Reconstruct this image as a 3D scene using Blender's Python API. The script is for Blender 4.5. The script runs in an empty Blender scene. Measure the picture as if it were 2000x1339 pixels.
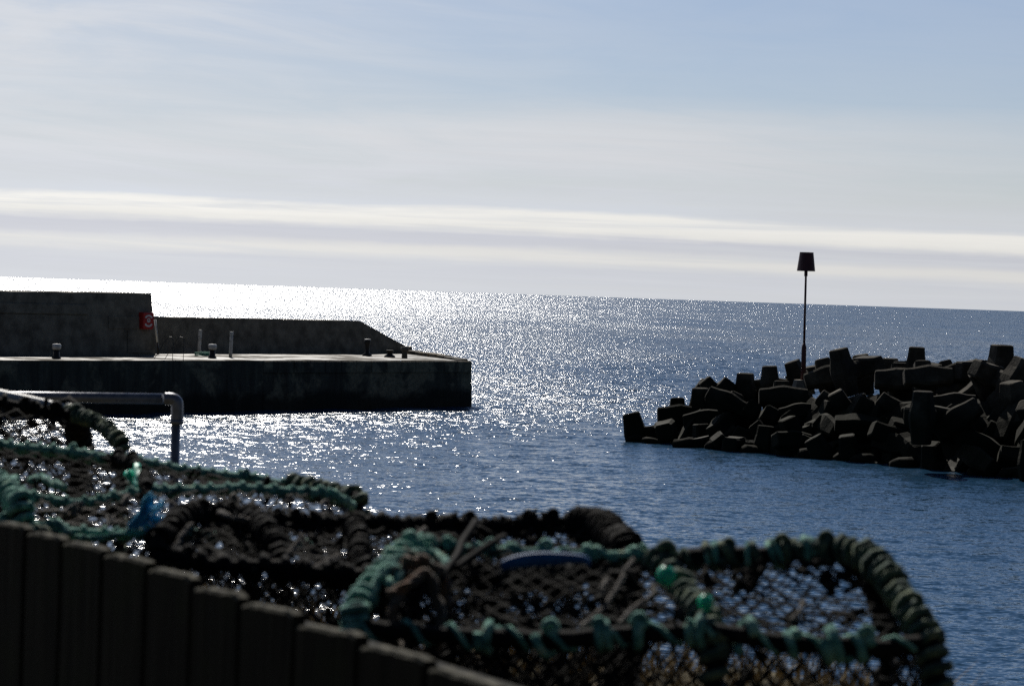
import bpy, math, random
import numpy as np
from mathutils import Vector, Matrix, noise as mnoise

sc = bpy.context.scene
C = sc.collection
R = math.radians
random.seed(7)
rng = np.random.default_rng(11)

# ------------------------------------------------------------------ camera
F_PX = 55.0 / 23.6 * 2000.0
PITCH, ROLL, EYE = R(-1.178), R(1.93), 6.1
CAM = Vector((0.0, 0.0, EYE))
fw = Vector((0, math.cos(PITCH), math.sin(PITCH)))
r0 = Vector((1, 0, 0))
u0 = r0.cross(fw)
right = r0 * math.cos(ROLL) + u0 * math.sin(ROLL)
upv = u0 * math.cos(ROLL) - r0 * math.sin(ROLL)
cam = bpy.data.cameras.new('camera')
cam.lens, cam.sensor_width = 55.0, 23.6
cam.clip_start, cam.clip_end = 0.1, 120000
cam.dof.use_dof = True
cam.dof.focus_distance = 110.0
cam.dof.aperture_fstop = 7.1
camo = bpy.data.objects.new('camera', cam)
C.objects.link(camo)
M = Matrix((right, upv, -fw)).transposed().to_4x4()
M.translation = CAM
camo.matrix_world = M
sc.camera = camo

# ------------------------------------------------------------------ sky, sun, exposure
SUN_AZ, SUN_EL = R(-10.8), R(37.0)           # azimuth from +Y, negative = to the left
sun_dir = Vector((math.sin(SUN_AZ) * math.cos(SUN_EL), math.cos(SUN_AZ) * math.cos(SUN_EL), math.sin(SUN_EL)))
sl = bpy.data.lights.new('sun', 'SUN')
sl.energy, sl.angle, sl.color = 4.5, R(0.53), (1.0, 0.95, 0.87)
so = bpy.data.objects.new('sun', sl)
so.rotation_euler = sun_dir.to_track_quat('Z', 'Y').to_euler()
so.location = (0, 0, 50)
C.objects.link(so)
sc.view_settings.view_transform = 'Standard'
sc.view_settings.look = 'None'
sc.view_settings.exposure = 0.0
sc.view_settings.gamma = 1.0
sc.cycles.use_denoising = False
sc.cycles.use_adaptive_sampling = False
sc.cycles.max_bounces = 5
sc.cycles.sample_clamp_indirect = 6.0
sc.cycles.sample_clamp_direct = 45.0
sc.cycles.caustics_reflective = False
sc.cycles.caustics_refractive = False


class NT:
    """small helper to wire shader nodes"""
    def __init__(s, tree):
        s.t = tree
        tree.nodes.clear()

    def n(s, kind, **kw):
        nd = s.t.nodes.new(kind)
        for k, v in kw.items():
            if k.startswith('i_'):
                nd.inputs[k[2:].replace('_', ' ')].default_value = v
            else:
                setattr(nd, k, v)
        return nd

    def l(s, a, b):
        s.t.links.new(a, b)

    def val(s, x, nd, i):
        if isinstance(x, (int, float)):
            nd.inputs[i].default_value = x
        elif isinstance(x, tuple):
            nd.inputs[i].default_value = x
        else:
            s.l(x, nd.inputs[i])

    def math(s, op, a, b=0.0, c=0.0, clamp=False):
        nd = s.n('ShaderNodeMath', operation=op, use_clamp=clamp)
        s.val(a, nd, 0)
        s.val(b, nd, 1)
        s.val(c, nd, 2)
        return nd.outputs[0]

    def ramp(s, fac, stops, mode='LINEAR'):
        nd = s.n('ShaderNodeValToRGB')
        cr = nd.color_ramp
        cr.interpolation = mode
        while len(cr.elements) < len(stops):
            cr.elements.new(0.5)
        for e, (p, c) in zip(cr.elements, stops):
            e.position = p
            e.color = c if len(c) == 4 else (*c, 1)
        s.val(fac, nd, 0)
        return nd.outputs[0]

    def mix(s, fac, a, b, mode='MIX'):
        nd = s.n('ShaderNodeMix', data_type='RGBA', blend_type=mode)
        s.val(fac, nd, 0)
        s.val(a, nd, 6)
        s.val(b, nd, 7)
        return nd.outputs[2]

    def noise(s, vec, scale, detail=4.0, rough=0.55, dist=0.0, dims='3D'):
        nd = s.n('ShaderNodeTexNoise', noise_dimensions=dims)
        if vec is not None:
            s.l(vec, nd.inputs['Vector'])
        nd.inputs['Scale'].default_value = scale
        nd.inputs['Detail'].default_value = detail
        nd.inputs['Roughness'].default_value = rough
        nd.inputs['Distortion'].default_value = dist
        return nd

    def smooth(s, x, lo, hi, a=0.0, b=1.0):
        nd = s.n('ShaderNodeMapRange', interpolation_type='SMOOTHSTEP')
        s.val(x, nd, 0)
        for i, v in ((1, lo), (2, hi), (3, a), (4, b)):
            s.val(v, nd, i)
        return nd.outputs[0]

    def combine(s, x, y, z):
        nd = s.n('ShaderNodeCombineXYZ')
        s.val(x, nd, 0)
        s.val(y, nd, 1)
        s.val(z, nd, 2)
        return nd.outputs[0]


world = bpy.data.worlds.new('World')
sc.world = world
world.use_nodes = True
w = NT(world.node_tree)
WS = 0.055
sky = w.n('ShaderNodeTexSky', sky_type='NISHITA', sun_disc=False, sun_elevation=SUN_EL, sun_rotation=SUN_AZ,
          altitude=5.0, air_density=1.0, dust_density=0.15, ozone_density=2.6)
geo = w.n('ShaderNodeTexCoord')
sep = w.n('ShaderNodeSeparateXYZ')
w.l(geo.outputs['Generated'], sep.inputs[0])
X, Y, Z = sep.outputs
az = w.math('ARCTAN2', X, Y)
# slow warp and fine streaks of the cloud sheets, drawn out along the horizon
warp = w.noise(w.combine(w.math('MULTIPLY', az, 5.0), w.math('MULTIPLY', Z, 26.0), 3.3), 1.0, 5.0, 0.6)
fib = w.noise(w.combine(w.math('MULTIPLY', az, 9.0), w.math('MULTIPLY', w.math('ADD', Z, w.math('MULTIPLY', az, 0.012)), 240.0), 8.1), 1.0, 6.0, 0.62, 0.4)
fine = w.noise(w.combine(w.math('MULTIPLY', az, 60.0), w.math('MULTIPLY', Z, 260.0), 1.7), 1.0, 4.0, 0.6, 0.3)
zz = w.math('ADD', Z, w.math('MULTIPLY', w.math('SUBTRACT', warp.outputs[0], 0.5), 0.008))
zz = w.math('ADD', zz, w.math('MULTIPLY', w.math('SUBTRACT', fib.outputs[0], 0.5), 0.0035))
zz = w.math('ADD', zz, w.math('MULTIPLY', w.math('SUBTRACT', fine.outputs[0], 0.5), 0.0016))
zz = w.math('ADD', zz, w.math('MULTIPLY', w.math('MAXIMUM', az, 0.0), 0.018))
# left of the picture the veil reaches higher
k = 8.0
t = w.math('MULTIPLY', zz, k)
haze_c = (0.660, 0.690, 0.735)
col = w.ramp(t, [(0.0, (0.665, 0.695, 0.745)), (0.095, (0.640, 0.665, 0.725)), (0.128, (0.78, 0.778, 0.765)), (0.146, (0.77, 0.768, 0.758)),
                 (0.170, (0.625, 0.642, 0.70)), (0.200, (0.615, 0.632, 0.695)), (0.226, (0.84, 0.832, 0.805)), (0.255, (0.92, 0.905, 0.865)), (0.278, (0.91, 0.897, 0.862)),
                 (0.296, (0.68, 0.715, 0.775)), (0.36, (0.675, 0.70, 0.755)), (0.47, (0.70, 0.713, 0.745)), (0.62, (0.71, 0.722, 0.748)), (1.0, (0.69, 0.71, 0.75))])
# the bright bank is torn into streaks
tear = w.noise(w.combine(w.math('MULTIPLY', az, 4.0), w.math('MULTIPLY', w.math('ADD', Z, w.math('MULTIPLY', az, 0.006)), 130.0), 21.0), 1.0, 6.0, 0.65, 0.8)
col = w.mix(w.smooth(tear.outputs[0], 0.44, 0.68, 0.0, 0.72), col, (0.675, 0.70, 0.74, 1))
wisp = w.noise(w.combine(w.math('MULTIPLY', az, 7.0), w.math('MULTIPLY', w.math('ADD', Z, w.math('MULTIPLY', az, 0.05)), 46.0), 13.0), 1.0, 7.0, 0.62, 1.2)
rel = w.math('SUBTRACT', w.math('SUBTRACT', zz, w.math('MULTIPLY', az, 0.03)), 0.087)
veil = w.math('MULTIPLY', w.smooth(rel, -0.024, 0.007, 1.0, 0.0), w.smooth(az, 0.03, 0.22, 0.86, 0.46))
haze_left = w.math('MULTIPLY', w.smooth(az, -0.24, 0.10, 0.80, 0.19), w.smooth(Z, 0.11, 0.30, 1.0, 0.2))
fac = w.math('MULTIPLY', w.math('MAXIMUM', veil, haze_left), w.smooth(wisp.outputs[0], 0.30, 0.64, 0.70, 1.10), clamp=True)
low_full = w.smooth(zz, 0.035, 0.060, 0.95, 0.0)
fac = w.math('MAXIMUM', fac, low_full)
side = w.smooth(w.math('COSINE', w.math('ADD', az, -SUN_AZ)), -0.2, 0.75)
fac = w.math('MULTIPLY', fac, side)
below = w.smooth(Z, -0.02, 0.0)
streak = w.smooth(fib.outputs[0], 0.35, 0.68, 0.985, 1.015)
colb = w.n('ShaderNodeVectorMath', operation='SCALE')
w.l(col, colb.inputs[0])
# cloud fades a little away from the sun's side
w.l(w.math('MULTIPLY', streak, w.smooth(az, 0.26, -0.22, 0.90 / WS, 1.02 / WS)), colb.inputs['Scale'])
sunside = w.math('ADD', w.math('MULTIPLY', X, math.sin(SUN_AZ)), w.math('MULTIPLY', Y, math.cos(SUN_AZ)))
clear = w.n('ShaderNodeVectorMath', operation='SCALE')
w.l(w.mix(1.0, sky.outputs[0], w.mix(w.smooth(Z, 0.10, 0.42), (1.05, 1.02, 1.17, 1), (0.84, 1.05, 1.30, 1)), 'MULTIPLY'), clear.inputs[0])
w.l(w.smooth(sunside, -0.2, 0.90, 0.30, 1.0), clear.inputs['Scale'])
skyc = w.mix(fac, clear.outputs[0], colb.outputs[0])
bg = w.n('ShaderNodeBackground')
bg.inputs['Strength'].default_value = WS
w.l(skyc, bg.inputs['Color'])
wo = w.n('ShaderNodeOutputWorld')
w.l(bg.outputs[0], wo.inputs['Surface'])


# ------------------------------------------------------------------ geometry helpers
def ray(px, py):
    return fw + right * ((px - 1000.0) / F_PX) - upv * ((py - 669.5) / F_PX)

def at(px, py, dist):
    """the world point seen at that place of the photograph, dist metres ahead"""
    d = ray(px, py)
    return CAM + d * (dist / d.y)

def onz(px, py, z):
    d = ray(px, py)
    return CAM + d * ((z - EYE) / d.z)

def nz(p, s=1.0):
    return mnoise.noise(Vector(p) * s)

class MB:
    def __init__(s):
        s.v, s.f = [], []

    def add(s, verts, faces):
        o = len(s.v)
        s.v.extend([tuple(p) for p in verts])
        s.f.extend([tuple(i + o for i in f) for f in faces])
        return s

    def box(s, lo, hi):
        x0, y0, z0 = lo
        x1, y1, z1 = hi
        return s.add([(x0, y0, z0), (x1, y0, z0), (x1, y1, z0), (x0, y1, z0), (x0, y0, z1), (x1, y0, z1), (x1, y1, z1), (x0, y1, z1)],
                     [(3, 2, 1, 0), (4, 5, 6, 7), (0, 1, 5, 4), (1, 2, 6, 5), (2, 3, 7, 6), (3, 0, 4, 7)])

    def prism(s, bottom, top):
        n = len(bottom)
        return s.add(list(bottom) + list(top), [tuple(reversed(range(n))), tuple(range(n, 2 * n))] +
                     [(i, (i + 1) % n, n + (i + 1) % n, n + i) for i in range(n)])

    def rings(s, rs, caps=True):
        n = len(rs[0])
        vs = [p for r in rs for p in r]
        fs = []
        for k in range(len(rs) - 1):
            for i in range(n):
                a, b = k * n + i, k * n + (i + 1) % n
                fs.append((a, b, b + n, a + n))
        if caps:
            fs.append(tuple(reversed(range(n))))
            fs.append(tuple(range((len(rs) - 1) * n, len(rs) * n)))
        return s.add(vs, fs)

    def tube(s, pts, rad, sides=8, caps=True):
        pts = [Vector(p) for p in pts]
        if not hasattr(rad, '__len__'):
            rad = [rad] * len(pts)
        rs = []
        for p, (u, v), r in zip(pts, frames(pts), rad):
            rs.append([p + u * (r * math.cos(2 * math.pi * i / sides)) + v * (r * math.sin(2 * math.pi * i / sides)) for i in range(sides)])
        return s.rings(rs, caps)

    def lathe(s, prof, at_=(0, 0, 0), sides=20):
        o = Vector(at_)
        return s.rings([[o + Vector((r * math.cos(2 * math.pi * i / sides), r * math.sin(2 * math.pi * i / sides), z)) for i in range(sides)] for r, z in prof])

    def build(s, name, mat, parent=None, smooth=False, bevel=0.0):
        me = bpy.data.meshes.new(name)
        me.from_pydata(s.v, [], s.f)
        me.materials.append(mat)
        if smooth:
            me.polygons.foreach_set('use_smooth', [True] * len(me.polygons))
        me.update()
        o = bpy.data.objects.new(name, me)
        C.objects.link(o)
        if parent is not None:
            o.parent = parent
            o.matrix_parent_inverse = Matrix.Translation(parent.location).inverted() if parent.parent is None else parent_world(parent).inverted()
        if bevel:
            b = o.modifiers.new('bevel', 'BEVEL')
            b.width, b.segments, b.limit_method = bevel, 2, 'ANGLE'
        return o

def parent_world(o):
    m = Matrix.Translation(o.location) if o.rotation_euler.x == 0 else o.matrix_basis.copy()
    if o.parent:
        return parent_world(o.parent) @ o.matrix_parent_inverse @ m
    return m

def frames(pts):
    out = []
    n = len(pts)
    up = None
    for i in range(n):
        tg = (pts[min(i + 1, n - 1)] - pts[max(i - 1, 0)])
        tg = tg.normalized() if tg.length > 1e-9 else Vector((0, 0, 1))
        if up is None:
            a = Vector((0, 0, 1)) if abs(tg.z) < 0.8 else Vector((0, 1, 0))
            u = (a - tg * a.dot(tg)).normalized()
        else:
            u = up - tg * up.dot(tg)
            u = u.normalized() if u.length > 1e-6 else tg.orthogonal().normalized()
        up = u
        out.append((u, tg.cross(u)))
    return out

def spline(pts, step):
    """Catmull-Rom through pts, resampled about every step metres"""
    pts = [Vector(p) for p in pts]
    P = [pts[0] * 2 - pts[1]] + pts + [pts[-1] * 2 - pts[-2]]
    out = []
    for i in range(1, len(P) - 2):
        a, b, c, d = P[i - 1], P[i], P[i + 1], P[i + 2]
        n = max(1, int(math.ceil((c - b).length / step)))
        for k_ in range(n):
            q = k_ / n
            out.append(0.5 * ((2 * b) + (c - a) * q + (2 * a - 5 * b + 4 * c - d) * q * q + (3 * b - a - 3 * c + d) * q ** 3))
    out.append(pts[-1])
    return out

def thing(name, label, cat, loc, group=None):
    o = bpy.data.objects.new(name, None)
    o.empty_display_size = 0.3
    C.objects.link(o)
    o.location = loc
    return tag(o, label, cat, group)

def tag(o, label, cat, group=None):
    o['label'], o['category'] = label, cat
    if group:
        o['group'] = group
    return o

def struct(o, kind='structure'):
    o['kind'] = kind
    return o


# ------------------------------------------------------------------ materials
def new_mat(name):
    m = bpy.data.materials.new(name)
    m.use_nodes = True
    n = NT(m.node_tree)
    out = n.n('ShaderNodeOutputMaterial')
    p = n.n('ShaderNodeBsdfPrincipled')
    n.l(p.outputs[0], out.inputs[0])
    return m, n, p

def coords(n, kind='Object'):
    return n.n('ShaderNodeTexCoord').outputs[kind]

def world_pos(n):
    return n.n('ShaderNodeNewGeometry').outputs['Position']

def bump(n, p, h, strength, dist):
    b = n.n('ShaderNodeBump')
    b.inputs['Strength'].default_value = strength
    b.inputs['Distance'].default_value = dist
    n.l(h, b.inputs['Height'])
    n.l(b.outputs[0], p.inputs['Normal'])

def mat_plain(name, c1, c2, scale=6.0, rough=0.6, metal=0.0, bmp=0.3, bdist=0.01, spec=0.5, rough2=None):
    m, n, p = new_mat(name)
    pos = world_pos(n)
    ns = n.noise(pos, scale, 6.0, 0.62)
    n.l(n.ramp(ns.outputs[0], [(0.36, c1), (0.64, c2)]), p.inputs['Base Color'])
    p.inputs['Roughness'].default_value = rough
    if rough2 is not None:
        n.l(n.smooth(ns.outputs[0], 0.35, 0.65, rough, rough2), p.inputs['Roughness'])
    p.inputs['Metallic'].default_value = metal
    p.inputs['Specular IOR Level'].default_value = spec
    if bmp:
        bump(n, p, ns.outputs[0], bmp, bdist)
    return m

def mat_harbour_wall():
    """old sea wall: vertical run-off streaks, pale lime bloom, black weed line above the water"""
    m, n, p = new_mat('harbour_wall')
    pos = world_pos(n)
    mp = n.n('ShaderNodeMapping')
    mp.inputs['Scale'].default_value = (1.6, 1.6, 0.16)
    n.l(pos, mp.inputs[0])
    st = n.noise(mp.outputs[0], 1.3, 7.0, 0.65)
    bl = n.noise(pos, 0.42, 6.0, 0.6, 0.5)
    fn = n.noise(pos, 5.0, 6.0, 0.7)
    base = n.ramp(st.outputs[0], [(0.36, (0.040, 0.035, 0.026)), (0.5, (0.075, 0.066, 0.048)), (0.66, (0.13, 0.115, 0.085))])
    base = n.mix(n.smooth(bl.outputs[0], 0.47, 0.58, 0.0, 0.6), base, (0.40, 0.315, 0.20, 1))
    base = n.mix(n.smooth(fn.outputs[0], 0.42, 0.62, 0.0, 0.5), base, (0.05, 0.047, 0.04, 1))
    sp = n.n('ShaderNodeSeparateXYZ')
    n.l(pos, sp.inputs[0])
    zw = n.math('ADD', sp.outputs[2], n.math('MULTIPLY', n.math('SUBTRACT', bl.outputs[0], 0.5), 1.6))
    base = n.mix(n.smooth(zw, 0.55, 1.05, 0.9, 0.0), base, (0.012, 0.013, 0.010, 1))
    n.l(base, p.inputs['Base Color'])
    p.inputs['Roughness'].default_value = 0.8
    p.inputs['Specular IOR Level'].default_value = 0.25
    bump(n, p, fn.outputs[0], 0.7, 0.06)
    return m

def mat_concrete_block():
    m, n, p = new_mat('weathered_concrete')
    pos = world_pos(n)
    a = n.noise(pos, 0.9, 6.0, 0.65)
    b = n.noise(pos, 7.0, 6.0, 0.7)
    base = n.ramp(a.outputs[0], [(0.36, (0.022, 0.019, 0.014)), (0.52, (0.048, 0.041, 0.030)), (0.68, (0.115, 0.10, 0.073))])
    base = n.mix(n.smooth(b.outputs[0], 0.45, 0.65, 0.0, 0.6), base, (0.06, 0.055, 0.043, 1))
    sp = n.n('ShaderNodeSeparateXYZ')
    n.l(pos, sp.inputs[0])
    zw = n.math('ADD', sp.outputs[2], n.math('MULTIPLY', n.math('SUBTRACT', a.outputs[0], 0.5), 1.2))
    base = n.mix(n.smooth(zw, 1.7, 3.1, 0.92, 0.0), base, (0.010, 0.011, 0.0045, 1))  # dark weed low down, plus shade of the lower pile painted into the colour
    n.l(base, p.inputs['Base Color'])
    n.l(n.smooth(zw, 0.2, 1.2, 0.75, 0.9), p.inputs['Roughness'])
    p.inputs['Specular IOR Level'].default_value = 0.12
    bump(n, p, b.outputs[0], 0.6, 0.04)
    return m

def mat_deck():
    m, n, p = new_mat('wet_deck')
    pos = world_pos(n)
    a = n.noise(pos, 0.55, 5.0, 0.6)
    b = n.noise(pos, 4.0, 6.0, 0.7)
    base = n.ramp(b.outputs[0], [(0.35, (0.060, 0.055, 0.043)), (0.65, (0.15, 0.135, 0.108))])
    base = n.mix(n.smooth(a.outputs[0], 0.5, 0.62, 0.0, 0.6), base, (0.10, 0.082, 0.055, 1))
    n.l(base, p.inputs['Base Color'])
    n.l(n.smooth(a.outputs[0], 0.40, 0.56, 0.42, 0.9), p.inputs['Roughness'])
    p.inputs['Specular IOR Level'].default_value = 0.18
    bump(n, p, b.outputs[0], 0.4, 0.02)
    return m

def mat_rope(name, stops, scale=55.0, sheen=0.12, spec=0.25):
    m, n, p = new_mat(name)
    pos = world_pos(n)
    a = n.noise(pos, scale, 4.0, 0.6)
    b = n.noise(pos, 420.0, 3.0, 0.6)
    n.l(n.ramp(a.outputs[0], stops), p.inputs['Base Color'])
    p.inputs['Roughness'].default_value = 0.85
    p.inputs['Specular IOR Level'].default_value = spec
    p.inputs['Sheen Weight'].default_value = sheen
    bump(n, p, b.outputs[0], 0.9, 0.003)
    return m

def mat_wood():
    m, n, p = new_mat('weathered_board')
    pos = world_pos(n)
    mp = n.n('ShaderNodeMapping')
    mp.inputs['Scale'].default_value = (60, 60, 3.5)
    n.l(pos, mp.inputs[0])
    g = n.noise(mp.outputs[0], 1.0, 5.0, 0.6, 0.6)
    a = n.noise(pos, 9.0, 4.0, 0.6)
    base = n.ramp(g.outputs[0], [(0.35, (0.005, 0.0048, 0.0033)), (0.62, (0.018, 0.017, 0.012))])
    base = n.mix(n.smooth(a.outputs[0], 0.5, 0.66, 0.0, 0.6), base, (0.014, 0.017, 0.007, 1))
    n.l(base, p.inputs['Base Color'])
    p.inputs['Roughness'].default_value = 0.85
    p.inputs['Specular IOR Level'].default_value = 0.08
    bump(n, p, g.outputs[0], 0.6, 0.004)
    return m

def mat_water():
    m, n, p = new_mat('sea_water')
    pos = world_pos(n)
    sp = n.n('ShaderNodeSeparateXYZ')
    n.l(pos, sp.inputs[0])
    px_, py_ = sp.outputs[0], sp.outputs[1]
    # sheltered basin inside the two moles, open water outside
    open_ = n.smooth(n.math('ADD', py_, n.math('MULTIPLY', px_, -0.35)), 80.0, 135.0)
    far = n.smooth(py_, 120.0, 420.0)
    gust = n.noise(n.combine(n.math('MULTIPLY', px_, 0.03), n.math('MULTIPLY', py_, 0.011), 0.0), 1.0, 3.0, 0.5)
    gain = n.math('MULTIPLY', n.math('ADD', 0.80, n.math('MULTIPLY', open_, 0.36)), n.smooth(gust.outputs[0], 0.3, 0.7, 0.75, 1.2))
    def slopes(sx, sy, seed, ax, ay, detail=1.0):
        # sx, sy: waves per metre across and along the wind
        nd = n.noise(n.combine(n.math('MULTIPLY', px_, sx), n.math('MULTIPLY', py_, sy), seed), 1.0, detail, 0.5)
        v = n.n('ShaderNodeVectorMath', operation='SUBTRACT')
        n.l(nd.outputs['Color'], v.inputs[0])
        v.inputs[1].default_value = (0.5, 0.5, 0.5)
        s_ = n.n('ShaderNodeVectorMath', operation='MULTIPLY')
        n.l(v.outputs[0], s_.inputs[0])
        s_.inputs[1].default_value = (ax, ay, 0.0)
        return s_.outputs[0]
    def add(a, b):
        ad = n.n('ShaderNodeVectorMath', operation='ADD')
        n.l(a, ad.inputs[0])
        n.l(b, ad.inputs[1])
        return ad.outputs[0]
    def scale(a, f):
        q = n.n('ShaderNodeVectorMath', operation='SCALE')
        n.l(a, q.inputs[0])
        n.val(f, q, 'Scale')
        return q.outputs[0]
    tot = add(slopes(0.9, 1.4, 1.0, 0.24, 0.26), slopes(2.2, 3.4, 5.0, 0.54, 0.56))
    tot = add(tot, slopes(7.0, 13.0, 9.0, 0.70, 0.70))
    tot = scale(tot, gain)
    st_ = n.n('ShaderNodeVectorMath', operation='MULTIPLY')
    n.l(tot, st_.inputs[0])
    n.l(n.combine(n.math('ADD', 1.05, n.math('MULTIPLY', open_, 0.42)), n.math('ADD', 1.25, n.math('MULTIPLY', far, 0.45)), 0.0), st_.inputs[1])
    tot = st_.outputs[0]
    # wavelets lean on the side turned to the shore
    leanv = n.combine(0.0, n.math('ADD', -0.09, n.math('MULTIPLY', open_, -0.10)), 0.0)
    g = n.n('ShaderNodeNewGeometry')
    nm = n.n('ShaderNodeVectorMath', operation='NORMALIZE')
    n.l(add(add(g.outputs['Normal'], tot), leanv), nm.inputs[0])
    n.l(nm.outputs[0], p.inputs['Normal'])
    n.l(n.smooth(py_, 250.0, 900.0, 0.11, 0.17), p.inputs['Roughness'])
    p.inputs['Base Color'].default_value = (0.014, 0.050, 0.098, 1)
    p.inputs['IOR'].default_value = 1.333
    p.inputs['Specular IOR Level'].default_value = 0.5
    return m

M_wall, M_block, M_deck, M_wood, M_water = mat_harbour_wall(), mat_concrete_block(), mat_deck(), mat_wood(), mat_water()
M_parapet = mat_plain('old_concrete', (0.14, 0.125, 0.10), (0.30, 0.27, 0.215), 1.6, 0.85, bmp=0.6, bdist=0.05, spec=0.2)
M_iron = mat_plain('black_iron', (0.012, 0.012, 0.012), (0.03, 0.026, 0.024), 6.0, 0.6)
M_white = mat_plain('chalky_white_paint', (0.45, 0.45, 0.43), (0.72, 0.72, 0.70), 5.0, 0.6)
M_red = mat_plain('red_plastic', (0.48, 0.014, 0.012), (0.60, 0.02, 0.016), 3.0, 0.45, bmp=0.1)
M_sign = mat_plain('white_sign_film', (0.78, 0.76, 0.76), (0.85, 0.83, 0.83), 3.0, 0.5, bmp=0.0)
M_rust = mat_plain('red_oxide_paint', (0.060, 0.016, 0.020), (0.10, 0.026, 0.028), 5.0, 0.6)
M_galv = mat_plain('galvanised_steel', (0.13, 0.135, 0.16), (0.21, 0.215, 0.24), 40.0, 0.38, metal=0.55, bmp=0.15, bdist=0.002, rough2=0.5)
M_pvc = mat_plain('grey_plastic_pipe', (0.42, 0.42, 0.42), (0.55, 0.55, 0.54), 30.0, 0.45, bmp=0.1, bdist=0.002)
M_rock = mat_plain('dark_rock', (0.008, 0.008, 0.006), (0.020, 0.019, 0.013), 1.4, 0.85, bmp=0.8, bdist=0.08, spec=0.04)
M_teal = mat_rope('teal_rope', [(0.30, (0.022, 0.090, 0.074)), (0.46, (0.070, 0.24, 0.19)), (0.60, (0.20, 0.43, 0.33)), (0.74, (0.40, 0.46, 0.28))])
M_olive = mat_rope('weedy_green_rope', [(0.30, (0.010, 0.024, 0.015)), (0.48, (0.030, 0.070, 0.046)), (0.62, (0.13, 0.16, 0.08)), (0.74, (0.28, 0.27, 0.13))])
M_black = mat_rope('black_tarred_rope', [(0.30, (0.006, 0.006, 0.006)), (0.60, (0.010, 0.009, 0.008)), (0.78, (0.045, 0.036, 0.028))], 40.0, 0.0, 0.12)
M_net = mat_rope('dark_twine', [(0.30, (0.006, 0.006, 0.005)), (0.60, (0.010, 0.009, 0.008)), (0.78, (0.05, 0.040, 0.030))], 30.0, 0.0, 0.15)
M_brown = mat_rope('muddy_brown_rope', [(0.30, (0.025, 0.02, 0.013)), (0.5, (0.075, 0.052, 0.030)), (0.68, (0.24, 0.10, 0.04))], 30.0)
M_rubber = mat_plain('black_rubber', (0.004, 0.004, 0.004), (0.008, 0.007, 0.006), 30.0, 0.8, bmp=0.2, bdist=0.002, spec=0.05)
M_cord = mat_rope('faded_grey_cord', [(0.3, (0.05, 0.042, 0.034)), (0.6, (0.13, 0.11, 0.09))])
M_bluerope = mat_rope('bright_blue_rope', [(0.3, (0.01, 0.22, 0.44)), (0.6, (0.05, 0.46, 0.74))])
M_blue = mat_plain('blue_plastic', (0.008, 0.055, 0.16), (0.012, 0.085, 0.23), 25.0, 0.6, bmp=0.1, bdist=0.002, spec=0.2)
M_float = mat_plain('green_float', (0.005, 0.30, 0.19), (0.01, 0.50, 0.31), 90.0, 0.45, bmp=0.15, bdist=0.002)
_p = [q for q in M_float.node_tree.nodes if q.type == 'BSDF_PRINCIPLED'][0]
_p.inputs['Subsurface Weight'].default_value = 0.8
_p.inputs['Subsurface Radius'].default_value = (0.3, 1.0, 0.8)
_p.inputs['Subsurface Scale'].default_value = 0.02
M_grass = mat_plain('dry_grass', (0.16, 0.115, 0.055), (0.34, 0.26, 0.13), 7.0, 0.8, bmp=0.0, spec=0.2)
M_soil = mat_plain('turf_soil', (0.05, 0.045, 0.025), (0.12, 0.10, 0.055), 5.0, 0.95, bmp=0.8, bdist=0.03, spec=0.15)
M_lit_endgrain = mat_plain('sunlit_end_grain', (0.035, 0.033, 0.024), (0.13, 0.12, 0.09), 60.0, 0.9, bmp=0.5, bdist=0.003, spec=0.08)  # sunlight on the fence board tops, put into a lighter colour
M_stone = mat_plain('quay_stone', (0.09, 0.085, 0.075), (0.19, 0.18, 0.16), 2.0, 0.85, bmp=0.6, bdist=0.03)

# ------------------------------------------------------------------ sea
def build_sea():
    ys = []
    y = 5.0
    while y < 60000:
        ys.append(y)
        y += max(0.24, min(y * 0.0040, 3000)) if y < 420 else y * 0.02
    ys = np.array(ys)
    nc = 340
    u = np.linspace(-1, 1, nc)
    half = np.maximum(28.0, ys * 0.52)
    Xg = half[:, None] * u[None, :]
    Yg = np.repeat(ys[:, None], nc, 1)
    Zg = np.zeros_like(Xg)
    fade = np.clip((520 - Yg) / 260, 0, 1) ** 1.0
    shel = np.clip((Yg - 0.35 * Xg - 60) / 80, 0.0, 1.0)
    amp_all = (0.40 + 0.60 * shel) * fade
    for i in range(70):
        lam = 0.8 * (7.0 / 0.8) ** rng.random()
        th = math.radians(rng.normal(-100, 34))
        kx, ky = math.cos(th) * 2 * math.pi / lam, math.sin(th) * 2 * math.pi / lam
        a = 0.0042 * lam ** 0.6
        keep = np.clip((lam - 2.2 * np.maximum(0.24, Yg * 0.004)) / lam, 0, 1)
        Zg += a * keep * np.sin(kx * Xg + ky * Yg + rng.random() * 6.283)
    Zg *= amp_all
    nr = len(ys)
    V = np.stack([Xg, Yg, Zg], -1).reshape(-1, 3).astype(np.float32)
    idx = np.arange(nr * nc).reshape(nr, nc)
    q = np.stack([idx[:-1, :-1], idx[:-1, 1:], idx[1:, 1:], idx[1:, :-1]], -1).reshape(-1, 4)
    me = bpy.data.meshes.new('sea')
    me.vertices.add(len(V))
    me.vertices.foreach_set('co', V.ravel())
    me.loops.add(q.size)
    me.loops.foreach_set('vertex_index', q.ravel().astype(np.int32))
    me.polygons.add(len(q))
    me.polygons.foreach_set('loop_start', np.arange(0, q.size, 4, dtype=np.int32))
    me.polygons.foreach_set('use_smooth', np.ones(len(q), dtype=bool))
    me.update(calc_edges=True)
    me.materials.append(M_water)
    o = bpy.data.objects.new('sea', me)
    C.objects.link(o)
    struct(o)
build_sea()

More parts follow.
